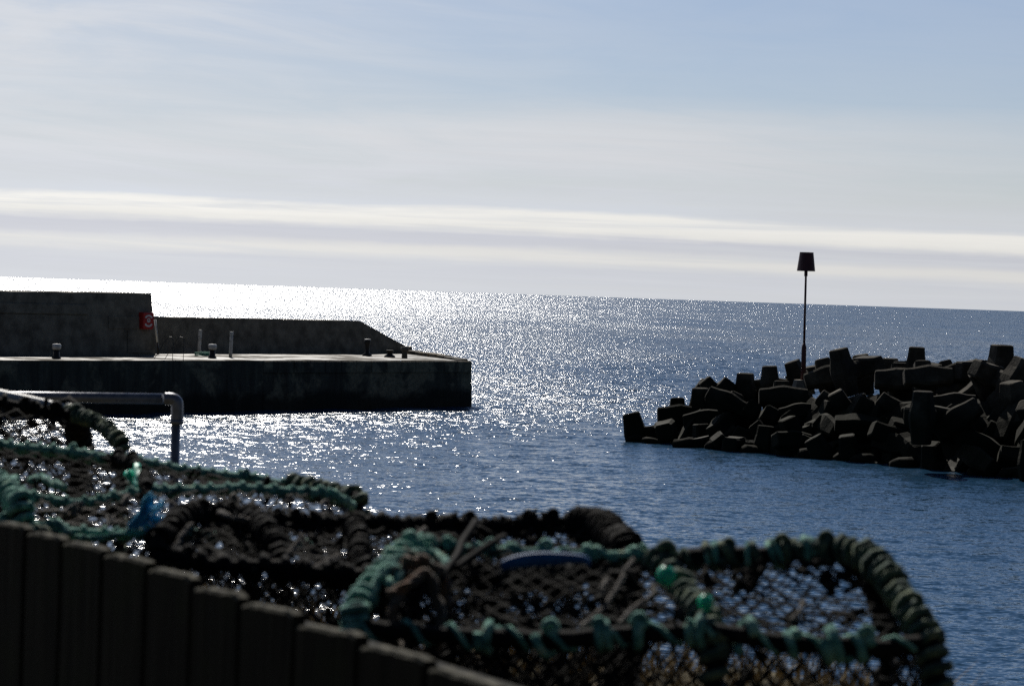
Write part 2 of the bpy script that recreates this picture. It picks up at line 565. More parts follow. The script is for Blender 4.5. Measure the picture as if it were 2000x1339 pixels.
# ------------------------------------------------------------------ pier on the left
HD = 2.45
A = onz(0, 702.5, HD)
Fp = onz(931, 704, HD)
dirp = (A - Fp).normalized()                       # along the quay, away from the head
nrm = Vector((dirp.y, -dirp.x, 0))
if nrm.y < 0:
    nrm = -nrm                                     # towards the open sea
Bp = onz(800, 689.5, HD)
L = 75.0
def pl(s_, t_, z):
    """pier frame: s_ metres from the head along the quay, t_ metres seaward of the quay edge"""
    return Vector((Fp.x, Fp.y, 0)) + dirp * s_ + nrm * t_ + Vector((0, 0, z))
def to_pl(p):
    d = p - Fp
    return d.dot(dirp), d.dot(nrm)
bs, bt = to_pl(Bp)

pier = thing('harbour_pier', 'long dark masonry pier with a concrete parapet reaching in from the left', 'pier', pl(20, 4, 0))

def rough_wall(mb, p0, p1, z0, z1, batter, out, amp=0.05, step=0.45, seed=0.0, zs=None):
    """a vertical face between two plan points, as a grid pushed in and out like worn masonry"""
    n = max(2, int((p1 - p0).length / step))
    m = max(2, int((z1 - z0) / 0.30))
    rs = []
    for j in range(m + 1):
        z = z0 + (z1 - z0) * j / m
        row = []
        for i in range(n + 1):
            p = p0.lerp(p1, i / n)
            p = Vector((p.x, p.y, z)) + out * (batter * (z1 - z))
            edge_ = 1.0
            p += out * (edge_ * amp * (nz(p + Vector((seed, 0, 0)), 0.9) + 0.6 * nz(p, 2.7)))
            if j == m:
                p.z += 0.035 * nz(p, 1.1)
            row.append(p)
        rs.append(row)
    vs = [p for r in rs for p in r]
    fs = []
    for j in range(m):
        for i in range(n):
            a = j * (n + 1) + i
            fs.append((a, a + 1, a + n + 2, a + n + 1))
    mb.add(vs, fs)

TW = 9.5
s_step = to_pl(onz(488, 702, HD))[0]
mb = MB()
front_in = [pl(0.35, 0.12, 0), pl(s_step, 0.12, 0)]
rough_wall(mb, pl(s_step, 0, 0), pl(0.45, 0, 0), -1.5, HD - 0.02, 0.045, -nrm, 0.05)
rough_wall(mb, pl(L, -0.22, 0), pl(s_step, -0.22, 0), -1.5, HD - 0.02, 0.03, -nrm, 0.06, seed=5.0)
rough_wall(mb, pl(s_step, -0.22, 0), pl(s_step, 0.3, 0), -1.5, HD - 0.02, 0.03, -dirp, 0.01, 0.2)
rough_wall(mb, pl(0.45, 0, 0), pl(0.0, 0.45, 0), -1.5, HD - 0.02, 0.045, (-nrm - dirp).normalized(), 0.04, 0.2)
rough_wall(mb, pl(0.0, 0.45, 0), pl(bs - 0.5, bt + 1.2, 0), -1.5, HD - 0.02, 0.06, -dirp, 0.05)
rough_wall(mb, pl(bs - 0.5, bt + 1.2, 0), pl(L, bt + 1.2, 0), -1.5, HD - 0.02, 0.04, nrm, 0.05)
mb.build('quay_wall', M_wall, pier)
mb = MB()   # concrete cap along the top of the quay wall
for i in range(14):
    sa, sb = s_step + (0.5 - s_step) * i / 14 - 0.006, s_step + (0.5 - s_step) * (i + 1) / 14 + 0.006
    o_ = 0.10 + 0.03 * random.random()
    mb.prism([pl(sa, -o_, HD - 0.62), pl(sb, -o_, HD - 0.62), pl(sb, 0.3, HD - 0.62), pl(sa, 0.3, HD - 0.62)], [pl(sa, -o_, HD - 0.035), pl(sb, -o_, HD - 0.035), pl(sb, 0.3, HD - 0.035), pl(sa, 0.3, HD - 0.035)])
mb.build('wall_cap', M_wall, pier, bevel=0.03)

# deck, slightly dished so that puddles lie on it
mb = MB()
ns_, nt_ = 150, 16
vs = []
for i in range(ns_ + 1):
    for j in range(nt_ + 1):
        tt = j / nt_
        s0 = 0.1 + (bs - 0.6) * tt
        s_ = s0 + (L - s0) * (i / ns_) ** 1.15
        t0 = -0.24 if s_ > s_step else -0.03
        if i == 0 and j == 0:
            s_ += 0.35
        t_ = t0 + (bt + 1.15 - t0) * tt
        p = pl(s_, t_, HD)
        p.z += 0.02 * nz(p, 0.35) - 0.01
        if j == 0:
            p.z += 0.01
        vs.append(p)
fs = [(i * (nt_ + 1) + j, i * (nt_ + 1) + j + 1, (i + 1) * (nt_ + 1) + j + 1, (i + 1) * (nt_ + 1) + j) for i in range(ns_) for j in range(nt_)]
mb.add(vs, fs)
dk = mb.build('deck', M_deck, pier, smooth=True)
# coping stones of the round head, a hand's breadth proud
mb = MB()
q0, q1 = pl(0.30, 0.35, 0), pl(bs - 0.45, bt + 1.0, 0)
nst = 9
for i in range(nst):
    a = q0.lerp(q1, i / nst + 0.006)
    b = q0.lerp(q1, (i + 1) / nst - 0.006)
    o = dirp * 0.75
    h = HD + 0.07 + 0.05 * random.random() + 0.10 * min(1, i / 4)
    mb.prism([Vector((p.x, p.y, HD - 0.1)) for p in (a, b, b + o, a + o)], [Vector((p.x, p.y, h)) for p in (a, b, b + o, a + o)])
mb.build('coping', M_wall, pier, bevel=0.03)

# low parapet with a raked end
pb0 = onz(785, 689, HD)
pb1 = onz(310, 689, HD)
sA, tA = to_pl(pb0)
sB, tB = to_pl(pb1)
tpar = (tA + tB) / 2
sTop = to_pl(onz(708, 689.5, HD))[0]
def top_z(px, py, s_, t_):
    P = pl(s_, t_, HD)
    # height of the ray at that plan distance
    d = ray(px, py)
    return EYE + d.z * (P.y / d.y)
ztop = top_z(500, 622.5, (sTop + sB) / 2, tpar)
def parapet_block(profile, t0, t1, batter_t=0.06, name='parapet', amp=0.03):
    """profile: (s, z) outline along the quay, extruded across"""
    mb = MB()
    pts = []
    for (a, b) in zip(profile, profile[1:] + profile[:1]):
        n = max(1, int(math.hypot(a[0] - b[0], a[1] - b[1]) / 0.5))
        for i in range(n):
            pts.append((a[0] + (b[0] - a[0]) * i / n, a[1] + (b[1] - a[1]) * i / n))
    def off(s_, z, t_, sgn):
        p = pl(s_, t_ + sgn * batter_t * (z - HD), z)
        top = 1.0 if z > HD + 0.3 else 0.0
        p.z += top * amp * (nz(p, 0.8) + 0.5 * nz(p, 2.6))
        return p
    fr = [off(s_, z, t0, 1) for s_, z in pts]
    bk = [off(s_, z, t1, -1) for s_, z in pts]
    mb.prism(fr, bk)
    return mb.build(name, M_parapet, pier)
parapet_block([(sA - 0.2, HD - 0.1), (sA - 0.2, HD + 0.12), (sTop + 0.15, ztop - 0.06), (sTop + 0.5, ztop), (sB + 6, ztop + 0.02), (sB + 6, HD - 0.1)], tpar, tpar + 1.1, name='parapet')
# tall parapet further in, standing forward of the low one
hb = onz(304, 693, HD)
sH, tH = to_pl(hb)
htop = top_z(180, 573.0, to_pl(onz(180, 693, HD))[0], tH + 0.3)
hp = parapet_block([(sH, HD - 0.1), (sH + 0.28, htop + 0.09), (sH + 40, htop - 0.36), (sH + 40, HD - 0.1)], tH, tH + 2.6, 0.05, 'high_parapet', 0.03)
# cast panels and a shallow plinth break the tall face as in the photo
mb = MB()
s1 = to_pl(onz(178, 693, HD))[0]
s2 = to_pl(onz(205, 693, HD))[0]
def facebox(mb, sa, sb, za, zb, proud):
    pa = [pl(s_, tH + 0.05 * (z - HD) - proud, z) for s_, z in ((sa, za), (sb, za), (sb, zb), (sa, zb))]
    pb = [p + nrm * (proud + 0.25) for p in pa]
    mb.prism(pa, pb)
facebox(mb, s1, sH + 39, HD + 1.95, HD + 2.42, 0.10)
facebox(mb, s2, sH + 39, HD - 0.05, HD + 1.90, 0.05)
facebox(mb, sH + 0.35, s2 - 1.6, HD + 0.10, HD + 1.2, 0.05)
facebox(mb, sH + 0.5, s2 - 0.4, HD + 1.28, HD + 1.9, 0.04)
mb.build('cast_panel', M_parapet, pier, bevel=0.02)

# quay furniture
def base_at(px, py):
    return onz(px, py, HD + 0.0)

def bollard(px, py, h, capw, label, capmat=M_white, bodymat=M_iron, kind=0):
    o = base_at(px, py)
    t = thing('bollard', label, 'bollard', o, 'bollards along the quay edge')
    if kind == 0:
        MB().lathe([(capw * 0.62, -0.02), (capw * 0.62, 0.05), (capw * 0.44, 0.10), (capw * 0.40, h * 0.62)], o).build('stem', bodymat, t, True)
        MB().lathe([(capw * 0.42, h * 0.60), (capw * 0.60, h * 0.68), (capw * 0.62, h * 0.92), (capw * 0.50, h), (0.01, h + 0.01)], o).build('cap', capmat, t, True)
    elif kind == 1:
        MB().lathe([(capw * 0.75, -0.02), (capw * 0.7, 0.07), (capw * 0.36, 0.16), (capw * 0.30, h * 0.55), (capw * 0.5, h * 0.80), (capw * 0.5, h * 0.94)], o).build('stem', bodymat, t, True)
        MB().lathe([(capw * 0.50, h * 0.935), (capw * 0.52, h * 0.97), (capw * 0.40, h), (0.01, h + 0.005)], o).build('cap', capmat, t, True)
    else:
        MB().lathe([(capw * 0.46, -0.02), (capw * 0.40, h * 0.5), (capw * 0.42, h * 0.62), (capw * 0.60, h * 0.70), (capw * 0.58, h * 0.98), (0.01, h)], o).build('stem', bodymat, t, True)
    return t
bollard(110, 699.5, 0.66, 0.34, 'white topped black bollard in front of the tall parapet, nearest the left edge')
bollard(414.5, 699, 0.68, 0.34, 'white topped black bollard between the two pale posts', )
bollard(717, 694.5, 0.92, 0.36, 'tall black bollard with a thin pale top by the raked end of the parapet', M_white, M_iron, 1)
bollard(761, 697, 0.38, 0.42, 'squat dark mushroom bollard, lowest of the ones near the pier head', M_stone, M_iron, 1)
bollard(790, 699, 0.60, 0.36, 'pale stone mooring post with a flared top at the foot of the raked parapet', M_stone, M_stone, 2)

def pale_post(px, py, h, lean, label):
    o = base_at(px, py)
    t = thing('marker_post', label, 'post', o, 'pale posts along the quay edge')
    MB().tube([o + Vector((lean * z, 0, z)) for z in (-0.05, 0.3, 0.8, h - 0.03, h)], [0.088, 0.086, 0.084, 0.082, 0.06], 12).build('shaft', M_white, t, True)
    MB().tube([o + Vector((lean * z, 0, z)) for z in (h - 0.14, h + 0.015)], 0.094, 12).build('cap', M_white, t)
pale_post(388.5, 691, 1.24, 0.03, 'thick pale post left of the white topped bollard')
pale_post(450, 697.5, 1.27, 0.02, 'thick pale post right of the white topped bollard')

# ladder head rising over the quay edge
o = base_at(350, 702.5)
t = thing('quay_ladder', 'thin steel ladder stringers curving up over the quay edge', 'ladder', o)
for sgn, px in ((-1, 337), (1, 358)):
    b = base_at(px, 703)
    pts = spline([b + Vector((0, 0, -2.2)), b + Vector((0, -0.02, 0.3)), b + Vector((0, 0, 0.95)), b + nrm * 0.22 + Vector((0, 0, 1.08)), b + nrm * 0.48 + Vector((0, 0, 0.95)), b + nrm * 1.15 + Vector((-0.12, 0, 0.0))], 0.1)
    MB().tube(pts, 0.015, 6).build('stringer', M_iron, t, True)
b0, b1 = base_at(337, 703), base_at(358, 703)
for i in range(8):
    MB().tube([b0 + Vector((0, 0, -0.2 - i * 0.28)), b1 + Vector((0, 0, -0.2 - i * 0.28))], 0.012, 6).build('rung', M_iron, t)

# lifebuoy housing on the tall parapet
sL, _ = to_pl(onz(268, 692, HD))
zL = top_z(280, 626, sL, tH)
oL = pl(sL, tH - 0.16 + 0.05 * (zL - HD), zL)
fx = -dirp
def lb(x, y, z):            # x to the right along the wall, y out of the wall, z up
    return oL + fx * x - nrm * y + Vector((0, 0, z))
t = thing('lifebuoy_box', 'square red lifebuoy box with white marks on the end of the tall parapet', 'lifebuoy', oL)
hw, hh, dp = 0.36, 0.42, 0.16
mb = MB()
def rrect(hw, hh, r, y, n=5):
    out = []
    for cx, cz, a0 in ((hw - r, hh - r, 0), (-hw + r, hh - r, 90), (-hw + r, -hh + r, 180), (hw - r, -hh + r, 270)):
        for i in range(n + 1):
            a = R(a0 + 90 * i / n)
            out.append(lb(cx + r * math.cos(a), y, cz + r * math.sin(a)))
    return out
mb.rings([rrect(hw, hh, 0.06, -dp - 0.1), rrect(hw, hh, 0.06, dp * 0.5), rrect(hw - 0.03, hh - 0.03, 0.06, dp)])
box = mb.build('housing', M_red, t)
def arc(mb, r, a0, a1, w_, cz, y):
    n = 12
    vs, fs = [], []
    for i in range(n + 1):
        a = R(a0 + (a1 - a0) * i / n)
        for rr in (r - w_ / 2, r + w_ / 2):
            vs.append(lb(1.15 * rr * math.cos(a), y, cz + rr * math.sin(a)))
            vs.append(lb(1.15 * rr * math.cos(a), y - 0.008, cz + rr * math.sin(a)))
    for i in range(n):
        b = i * 4
        fs += [(b, b + 2, b + 6, b + 4), (b + 1, b + 5, b + 7, b + 3), (b, b + 4, b + 5, b + 1), (b + 2, b + 3, b + 7, b + 6)]
    mb.add(vs, fs)
yb = dp + 0.010
m1 = MB(); arc(m1, 0.20, 25, 155, 0.085, 0.06, yb); m1.build('white_mark', M_sign, box)
m1 = MB(); arc(m1, 0.20, 205, 335, 0.085, -0.06, yb); m1.build('white_mark', M_sign, box)
m1 = MB(); arc(m1, 0.065, 0, 359.9, 0.05, 0.05, yb); m1.build('white_mark', M_sign, box)
m1 = MB(); arc(m1, 0.085, 200, 340, 0.05, 0.03, yb); m1.build('white_mark', M_sign, box)

# leaning white pole by the end of the tall parapet
p0 = onz(309.5, 691, HD)
t = thing('white_pole', 'thin white pole leaning on the end of the tall parapet', 'pole', p0)
hi = at(303, 624, p0.y + 0.5)
MB().tube([p0 + (hi - p0) * 0.33, p0.lerp(hi, 0.7), hi], 0.055, 8).build('upper_shaft', M_white, t, True)
MB().tube([p0 + Vector((0, 0, -0.02)), p0 + (hi - p0) * 0.33], 0.05, 8).build('lower_shaft', M_iron, t, True)

# heap of green rope beside the first post
o = base_at(400, 696)
mb = MB()
pts = []
for i in range(90):
    a = i * 0.42
    r = 0.26 + 0.10 * math.sin(i * 0.21)
    pts.append(o + Vector((r * math.cos(a) * 1.4, r * math.sin(a), 0.03 + 0.0022 * i + 0.02 * math.sin(i * 1.3))))
mb.tube(pts, 0.024, 5)
tag(mb.build('rope_coil', M_teal, None, True), 'small heap of green rope lying at the foot of the left pale post', 'rope')

# small dark block at the parapet's end
o = onz(798, 690.5, HD)
mb = MB()
mb.prism([o + Vector((x, y, -0.03)) for x, y in ((-.2, -.2), (.2, -.2), (.2, .2), (-.2, .2))], [o + Vector((x, y, 0.42)) for x, y in ((-.17, -.17), (.17, -.17), (.17, .17), (-.17, .17))])
tag(mb.build('stone_block', M_parapet, None, bevel=0.03), 'small dark stone block just beyond the tip of the raked parapet', 'block')

# ------------------------------------------------------------------ breakwater of concrete armour units on the right
def dolos_mesh(i):
    rr = random.Random(100 + i)
    Cc = 2.05
    mb = MB()
    def octo(c, ax_u, ax_v, hu, hv, ch):
        pts = []
        for (a, b) in ((1, 1 - ch), (1 - ch, 1), (-1 + ch, 1), (-1, 1 - ch), (-1, -1 + ch), (-1 + ch, -1), (1 - ch, -1), (1, -1 + ch)):
            pts.append(Vector(c) + ax_u * (hu * a) + ax_v * (hv * b))
        return pts
    ex, ey, ez = Vector((1, 0, 0)), Vector((0, 1, 0)), Vector((0, 0, 1))
    s_ = Cc / 2 - 0.42
    j = lambda: 1 + rr.uniform(-0.03, 0.03)
    def limb(cx, ax, bu, bv):
        rs = []
        for q, wd in ((-1.0, 0.27), (-0.965, 0.325), (-0.6, 0.36), (-0.22, 0.43), (0, 0.445), (0.22, 0.43), (0.6, 0.36), (0.965, 0.325), (1.0, 0.27)):
            rs.append(octo(Vector((cx, 0, 0)) + ax * (q * Cc / 2), bu, bv, wd * j(), wd * j(), 0.26))
        mb.rings(rs)
    limb(-s_, ez, ex, ey)
    limb(s_, ey, ez, ex)
    rs = []
    for q, a, b in ((-0.98, 0.30, 0.78), (-0.72, 0.33, 0.52), (-0.45, 0.345, 0.39), (0, 0.35, 0.35), (0.45, 0.39, 0.345), (0.72, 0.52, 0.33), (0.98, 0.78, 0.30)):
        rs.append(octo((q * s_, 0, 0), ey, ez, a, b, 0.34))
    mb.rings(rs)
    me = bpy.data.meshes.new('armour_block')
    me.from_pydata([tuple(v) for v in mb.v], [], mb.f)
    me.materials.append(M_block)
    me.update()
    return me, s_, Cc
DM = [dolos_mesh(i) for i in range(5)]
GRP = 'concrete armour blocks piled on the breakwater'
def dolos(tip, zdir, xdir, scale, label, kind=None):
    me, s_, Cc = DM[random.randrange(5)]
    zv = Vector(zdir).normalized()
    xv = Vector(xdir)
    xv = (xv - zv * xv.dot(zv)).normalized()
    yv = zv.cross(xv)
    Mx = Matrix((xv, yv, zv)).transposed()
    o = bpy.data.objects.new('armour_block', me)
    C.objects.link(o)
    loc = tip - Mx @ (Vector((-s_, 0, Cc / 2)) * scale)
    o.matrix_world = Matrix.Translation(loc) @ Mx.to_4x4() @ Matrix.Scale(scale, 4)
    return tag(o, label, 'armour block', GRP)

def tl(deg, lean=0.0):
    return (math.sin(R(deg)), lean, math.cos(R(deg)))
NAMED = [
    (1232, 806, 102.2, tl(-15, .05), (1, -.15, -.12), 1.08, 'concrete block standing at the water on the far left tip of the breakwater'),
    (1284, 810, 102.8, (-1, 0, -.04), (.1, 1, -.25), .92, 'concrete block lying level just above the leftmost tip block'),
    (1368, 757, 103.0, tl(-1), (.9, -.4, -.3), .95, 'upright block at the left step of the pile, below two pointed ones'),
    (1375, 741, 104.6, tl(-40), (.4, .6, -.5), .88, 'left one of two tilted blocks with pointed corners side by side on the crest'),
    (1427, 743, 104.4, tl(36), (-.3, .8, -.4), .92, 'right one of two tilted blocks with pointed corners side by side on the crest'),
    (1456, 728, 104.6, tl(0), (.3, .8, -.2), .98, 'upright block on the crest right of the two pointed ones'),
    (1503, 714, 104.6, tl(-3), (.2, .9, -.2), .96, 'upright block with squared top left of the beacon, second from its pole'),
    (1546, 705, 105.0, tl(-22), (.5, .8, -.1), .90, 'block leaning left right beside the beacon pole'),
    (1637, 681, 100.4, tl(-15), (.7, .6, -.2), 1.0, 'tall block leaning left just right of the beacon, highest near it'),
    (1680, 692, 104.4, tl(-11), (.5, .8, -.2), .88, 'smaller leaning block right of the tallest block beside the beacon'),
    (1738, 699, 104.0, tl(0), (.6, .8, -.1), .90, 'short squared block low on the crest left of the tall upright one'),
    (1791, 677, 101.5, tl(1), (.2, .9, -.2), .98, 'tall upright block with squared top in the middle of the right crest'),
    (1820, 713, 98.0, tl(-14, -.25), (.5, -.6, -.6), 1.02, 'block with a sunlit sloping top in front of the tall upright one'),
    (1908, 719, 97.5, (1, .3, .22), (-.2, .9, -.4), .82, 'long block lying with a sunlit top between two tall crest blocks'),
    (1905, 724, 93.5, tl(-36, -.1), (.5, .5, -.6), 1.0, 'tilted block with a sunlit left side below the long lying one'),
    (1957, 673, 95.5, tl(1), (-.3, .9, -.2), 1.12, 'biggest upright block on the crest near the right edge'),
    (2002, 702, 92.0, tl(24), (-.5, .6, -.5), 1.05, 'block leaning right at the right edge of the photo'),
    (1572, 746, 102.4, (-1, .05, -.28), (.15, .9, -.2), 1.0, 'long block lying aslant at the foot of the beacon pole'),
    (1708, 741, 97.8, (-1, .12, 0.0), (.1, .9, -.3), 1.04, 'level block with a bright sunlit top in front of the crest middle'),
    (1803, 763, 89.0, tl(0), (.3, .6, -.5), .98, 'upright block with a flat lit top standing on the face of the pile'),
    (1906, 788, 91.8, (1, .1, .06), (-.1, .8, -.5), .85, 'lying block with a lit edge on the face near the right side'),
    (1912, 790, 89.4, tl(52, -.1), (-.4, .5, -.6), .95, 'tilted block on the face with a bright three cornered patch'),
    (1482, 776, 99.8, (-1, .05, -.03), (.1, .9, -.3), 1.0, 'level lying block on the face left of the beacon'),
    (1382, 768, 100.2, (-.8, .25, .35), (.3, .8, -.5), .92, 'grey topped slanting block below the two pointed crest blocks'),
    (1335, 826, 101.0, (-.95, .1, -.15), (.2, .8, -.4), .9, 'weedy block lying low at the water beside the leftmost tip block'),
    (1630, 765, 97.0, tl(-30), (.4, .7, -.5), 1.0, 'dark leaning block on the face below the tallest beacon side block'),
    (1690, 775, 96.0, tl(20), (-.4, .7, -.5), 1.0, 'dark block leaning right on the face below the bright topped level one'),
    (1860, 735, 95.6, (1, 0, .05), (0, .9, -.3), .95, 'short lying block tucked behind the block with the three cornered patch'),
    (1975, 745, 91.0, tl(-10, -.1), (.6, .4, -.5), 1.1, 'dark block on the face under the biggest upright crest block'),
]
for (px, py, d, zd, xd, s_, lab) in NAMED:
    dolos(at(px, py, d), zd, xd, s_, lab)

# axis of the breakwater: toe line and crest line in plan
toe = [onz(1222, 858, 0), onz(1400, 876, 0), onz(1560, 890, 0), onz(1750, 906, 0), onz(2000, 936, 0)]
toe.append(toe[-1] + (toe[-1] - toe[-2]) * 0.9)
axis = (toe[4] - toe[0]).normalized()
away = Vector((-axis.y, axis.x, 0))
if away.y < 0:
    away = -away
def toe_at(q):
    q = min(max(q, 0), 0.9999) * (len(toe) - 1)
    i = int(q)
    return toe[i].lerp(toe[i + 1], q - i)
def crest_h(q):
    return np.interp(q, [0, .08, .16, .3, .5, .7, 1.0], [0.2, 0.7, 1.5, 2.1, 2.6, 2.9, 3.1])
# mound of rock underneath
mb = MB()
nu, nv = 70, 40
vs = []
for i in range(nu + 1):
    q = i / nu
    T = toe_at(q)
    for j in range(nv + 1):
        v = j / nv
        p = T + away * (-1.2 + 15 * v)
        d_ = -1.2 + 15 * v
        prof = 0.0 if d_ < 0.9 else (0.9 * min(1, (d_ - 0.9) / 1.5) if d_ < 2.4 else (0.9 + 0.12 * (d_ - 2.4) / 3.0 if d_ < 5.4 else max(0, 1.02 * (1 - (d_ - 5.4) / 8.0))))
        z = -1.0 + (crest_h(q) * 1.10 + 0.74) * prof
        p = Vector((p.x, p.y, z))
        p += Vector((nz(p, 0.9), nz(p + Vector((9, 0, 0)), 0.9), 0.8 * nz(p + Vector((0, 7, 0)), 1.1))) * 0.22
        vs.append(p)
fs = [(i * (nv + 1) + j, (i + 1) * (nv + 1) + j, (i + 1) * (nv + 1) + j + 1, i * (nv + 1) + j + 1) for i in range(nu) for j in range(nv)]
mb.add(vs, fs)
struct(mb.build('rock_mound', M_rock))
rf = random.Random(5)
def rdir(r_):
    return Vector((r_.gauss(0, 1), r_.gauss(0, 1), r_.gauss(0, 1))).normalized()
for row, (off, hf) in enumerate(((0.3, 0.13), (1.2, 0.40), (2.4, 0.66), (5.6, 0.72), (9.5, 0.55))):
    n = 17 if row < 3 else 13
    for i in range(n):
        q = (i + 0.5 * (row % 2) + rf.uniform(-.2, .2) + 0.6) / n
        if q > 1.0 or (row == 0 and q < 0.14) or (row == 1 and q < 0.10) or (row >= 3 and q < 0.16) or (row == 4 and i % 2):
            continue
        T = toe_at(q) + away * (off + rf.uniform(-.2, .2))
        z = crest_h(q) * hf * 1.02 - 0.15 + rf.uniform(-.15, .1)
        zd, xd = rdir(rf), rdir(rf)
        s_ = rf.uniform(.84, .98)
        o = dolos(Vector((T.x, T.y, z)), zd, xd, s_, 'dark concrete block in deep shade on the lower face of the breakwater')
        o.location = (T.x, T.y, z)
        if row == 4:
            o['label'] = 'concrete block on the seaward back of the breakwater behind the crest'
# small wet boulders along the toe
def boulder(p, r, label):
    n1, n2 = 9, 7
    rs = []
    sd = Vector((rf.uniform(0, 50), rf.uniform(0, 50), 0))
    for j in range(1, n2):
        th = math.pi * j / n2
        ring = []
        for i in range(n1):
            a = 2 * math.pi * i / n1
            d = Vector((math.sin(th) * math.cos(a) * 1.25, math.sin(th) * math.sin(a), -math.cos(th) * 0.7))
            ring.append(p + d * r * (1 + 0.35 * nz(d + sd, 1.3)))
        rs.append(ring)
    mb = MB().rings(rs)
    return tag(mb.build('boulder', M_rock, None, True), label, 'rock', 'wet rocks along the foot of the breakwater')
for i in range(16):
    q = (i + 0.4 + rf.uniform(-.3, .3)) / 17
    T = toe_at(q) + away * rf.uniform(-0.7, 0.1)
    boulder(Vector((T.x, T.y, 0.05)), rf.uniform(.28, .55), 'small wet dark rock at the waterline along the foot of the breakwater')

# beacon
bpos = at(1569, 728, 103.2)
t = thing('beacon', 'slim dark red beacon pole with a can shaped topmark on the breakwater', 'beacon', bpos)
ph = 103.2 / F_PX
lean = Vector((-0.012, 0, 0))
def up(h):
    return bpos + Vector((-0.010 * h, 0, h))
MB().tube([up(-0.9), up(1.12), up(1.30)], [0.115, 0.105, 0.05], 12).build('sleeve', M_rust, t, True)
MB().tube([up(1.2), up(4.45)], [0.052, 0.046], 10).build('pole', M_rust, t, True)
MB().tube([up(4.18), up(4.40)], 0.075, 10).build('collar', M_rust, t)
tm = MB().rings([[up(4.40) + Vector((r * math.cos(a), r * math.sin(a), z)) for a in [2 * math.pi * i / 24 for i in range(24)]] for r, z in ((0.02, 0), (0.395, 0.0), (0.395, 0.03), (0.30, 0.78), (0.30, 0.81), (0.02, 0.81))])
tm.build('topmark', M_rust, t)
bl = MB().tube([up(-0.9) + Vector((0, 0, 0)), up(-0.3)], [0.55, 0.4], 8).build('footing', M_parapet, t)

# ------------------------------------------------------------------ near ground: turf bank behind the fence and the old quay
BZ = 5.36
FA, FB = at(-250, 960, 3.72), at(960, 1335, 2.30)       # run of the fence top
fdir = Vector((FB.x - FA.x, FB.y - FA.y, 0)).normalized()
fn = Vector((-fdir.y, fdir.x, 0))
if fn.y < 0:
    fn = -fn
def fence_side(x, y):
    return (Vector((x, y, 0)) - Vector((FA.x, FA.y, 0))).dot(fn)
def sst(x, a, b):
    q = min(1, max(0, (x - a) / (b - a)))
    return q * q * (3 - 2 * q)
def bank_edge(x):
    return float(np.interp(x, [-12, -1.2, -0.6, -0.1, 0.3, 0.62, 0.80, 1.0, 1.5, 3, 6], [6.1, 5.9, 5.5, 4.95, 4.80, 4.72, 4.45, 3.95, 3.2, 2.2, 1.0]))
def land_edge(x):
    return float(np.interp(x, [-30, -1.1, -0.75, -0.4, 0, 0.6, 0.8, 1.0, 1.5, 3, 6], [10.8, 10.7, 9.5, 7.4, 5.2, 4.95, 4.7, 4.2, 3.5, 2.5, 1.3]))
def ground_z(x, y):
    e, le = bank_edge(x), land_edge(x)
    z = 4.55
    z += (BZ - 4.55) * sst(fence_side(x, y), -0.02, 0.25) * (1 - sst(y, e - 0.05, e + 0.75))
    z = z + (-1.6 - z) * sst(y, le, le + 0.35)
    return z
xs = np.concatenate([np.linspace(-30, -4, 27), np.arange(-3.9, 2.6, 0.07), np.linspace(2.7, 8, 20)])
ysg = np.concatenate([np.linspace(-25, 1.0, 27), np.arange(1.1, 7.0, 0.07), np.arange(7.1, 12.0, 0.14)])
vs = []
for x in xs:
    for y in ysg:
        z = ground_z(x, y)
        z += 0.025 * nz((x, y, 0), 3.0) + 0.012 * nz((x, y, 4), 11.0)
        vs.append((x, y, z))
ny = len(ysg)
fs = [(i * ny + j, (i + 1) * ny + j, (i + 1) * ny + j + 1, i * ny + j + 1) for i in range(len(xs) - 1) for j in range(ny - 1)]
struct(MB().add(vs, fs).build('ground', M_soil, None, True))

# dry grass on the bank
mb = MB()
rg = random.Random(3)
cnt = 0
while cnt < 7000:
    x = rg.uniform(-2.6, 1.25)
    e = bank_edge(x)
    y = e - abs(rg.gauss(0, 0.55)) + 0.08
    if fence_side(x, y) < 0.05:
        continue
    cnt += 1
    z = ground_z(x, y) - 0.01
    h = rg.uniform(0.04, 0.115)
    a = rg.uniform(0, 6.28)
    bx, by = math.cos(a), math.sin(a)
    wd = rg.uniform(.0012, .0026)
    ln = rg.uniform(0.2, 0.9) * h
    p0 = Vector((x, y, z))
    p1 = p0 + Vector((bx * ln * .3, by * ln * .3, h * .6))
    p2 = p0 + Vector((bx * ln, by * ln, h))
    sd = Vector((-by, bx, 0)) * wd
    mb.add([p0 - sd, p0 + sd, p1 + sd * .8, p1 - sd * .8, p2], [(0, 1, 2, 3), (3, 2, 4)])
struct(mb.build('dry_grass', M_grass), 'stuff')

# ------------------------------------------------------------------ handrail on the old quay
D = 10.0
t = thing('handrail', 'galvanised tube handrail with an elbow and post above the old quay', 'handrail', at(347, 1250, D))
e0 = at(345, 779, D)
rail0 = at(-260, 770, D + 0.1)
MB().tube([rail0, at(318, 778.5, D)], 0.0225, 16).build('top_rail', M_galv, t, True)
base = Vector((e0.x, e0.y, 4.5))
MB().tube([base, e0 - Vector((0, 0, 0.06))], 0.0195, 16).build('post', M_galv, t, True)
c = e0 + Vector((0.0, 0, 0))
fit = MB()
fit.tube(spline([at(322, 778.5, D), at(336, 779, D), e0 + Vector((0.0, 0, -0.012)), e0 + Vector((0.004, 0, -0.05)), e0 + Vector((0.003, 0, -0.10))], 0.006), 0.0265, 16)
fit.build('elbow', M_galv, t, True)
MB().tube([e0 + Vector((0.003, 0, -0.085)), e0 + Vector((0.003, 0, -0.105))], 0.0285, 16).build('collar', M_galv, t, True)
MB().tube([base, base + Vector((0, 0, 0.06))], 0.06, 12).build('foot_flange', M_galv, t)
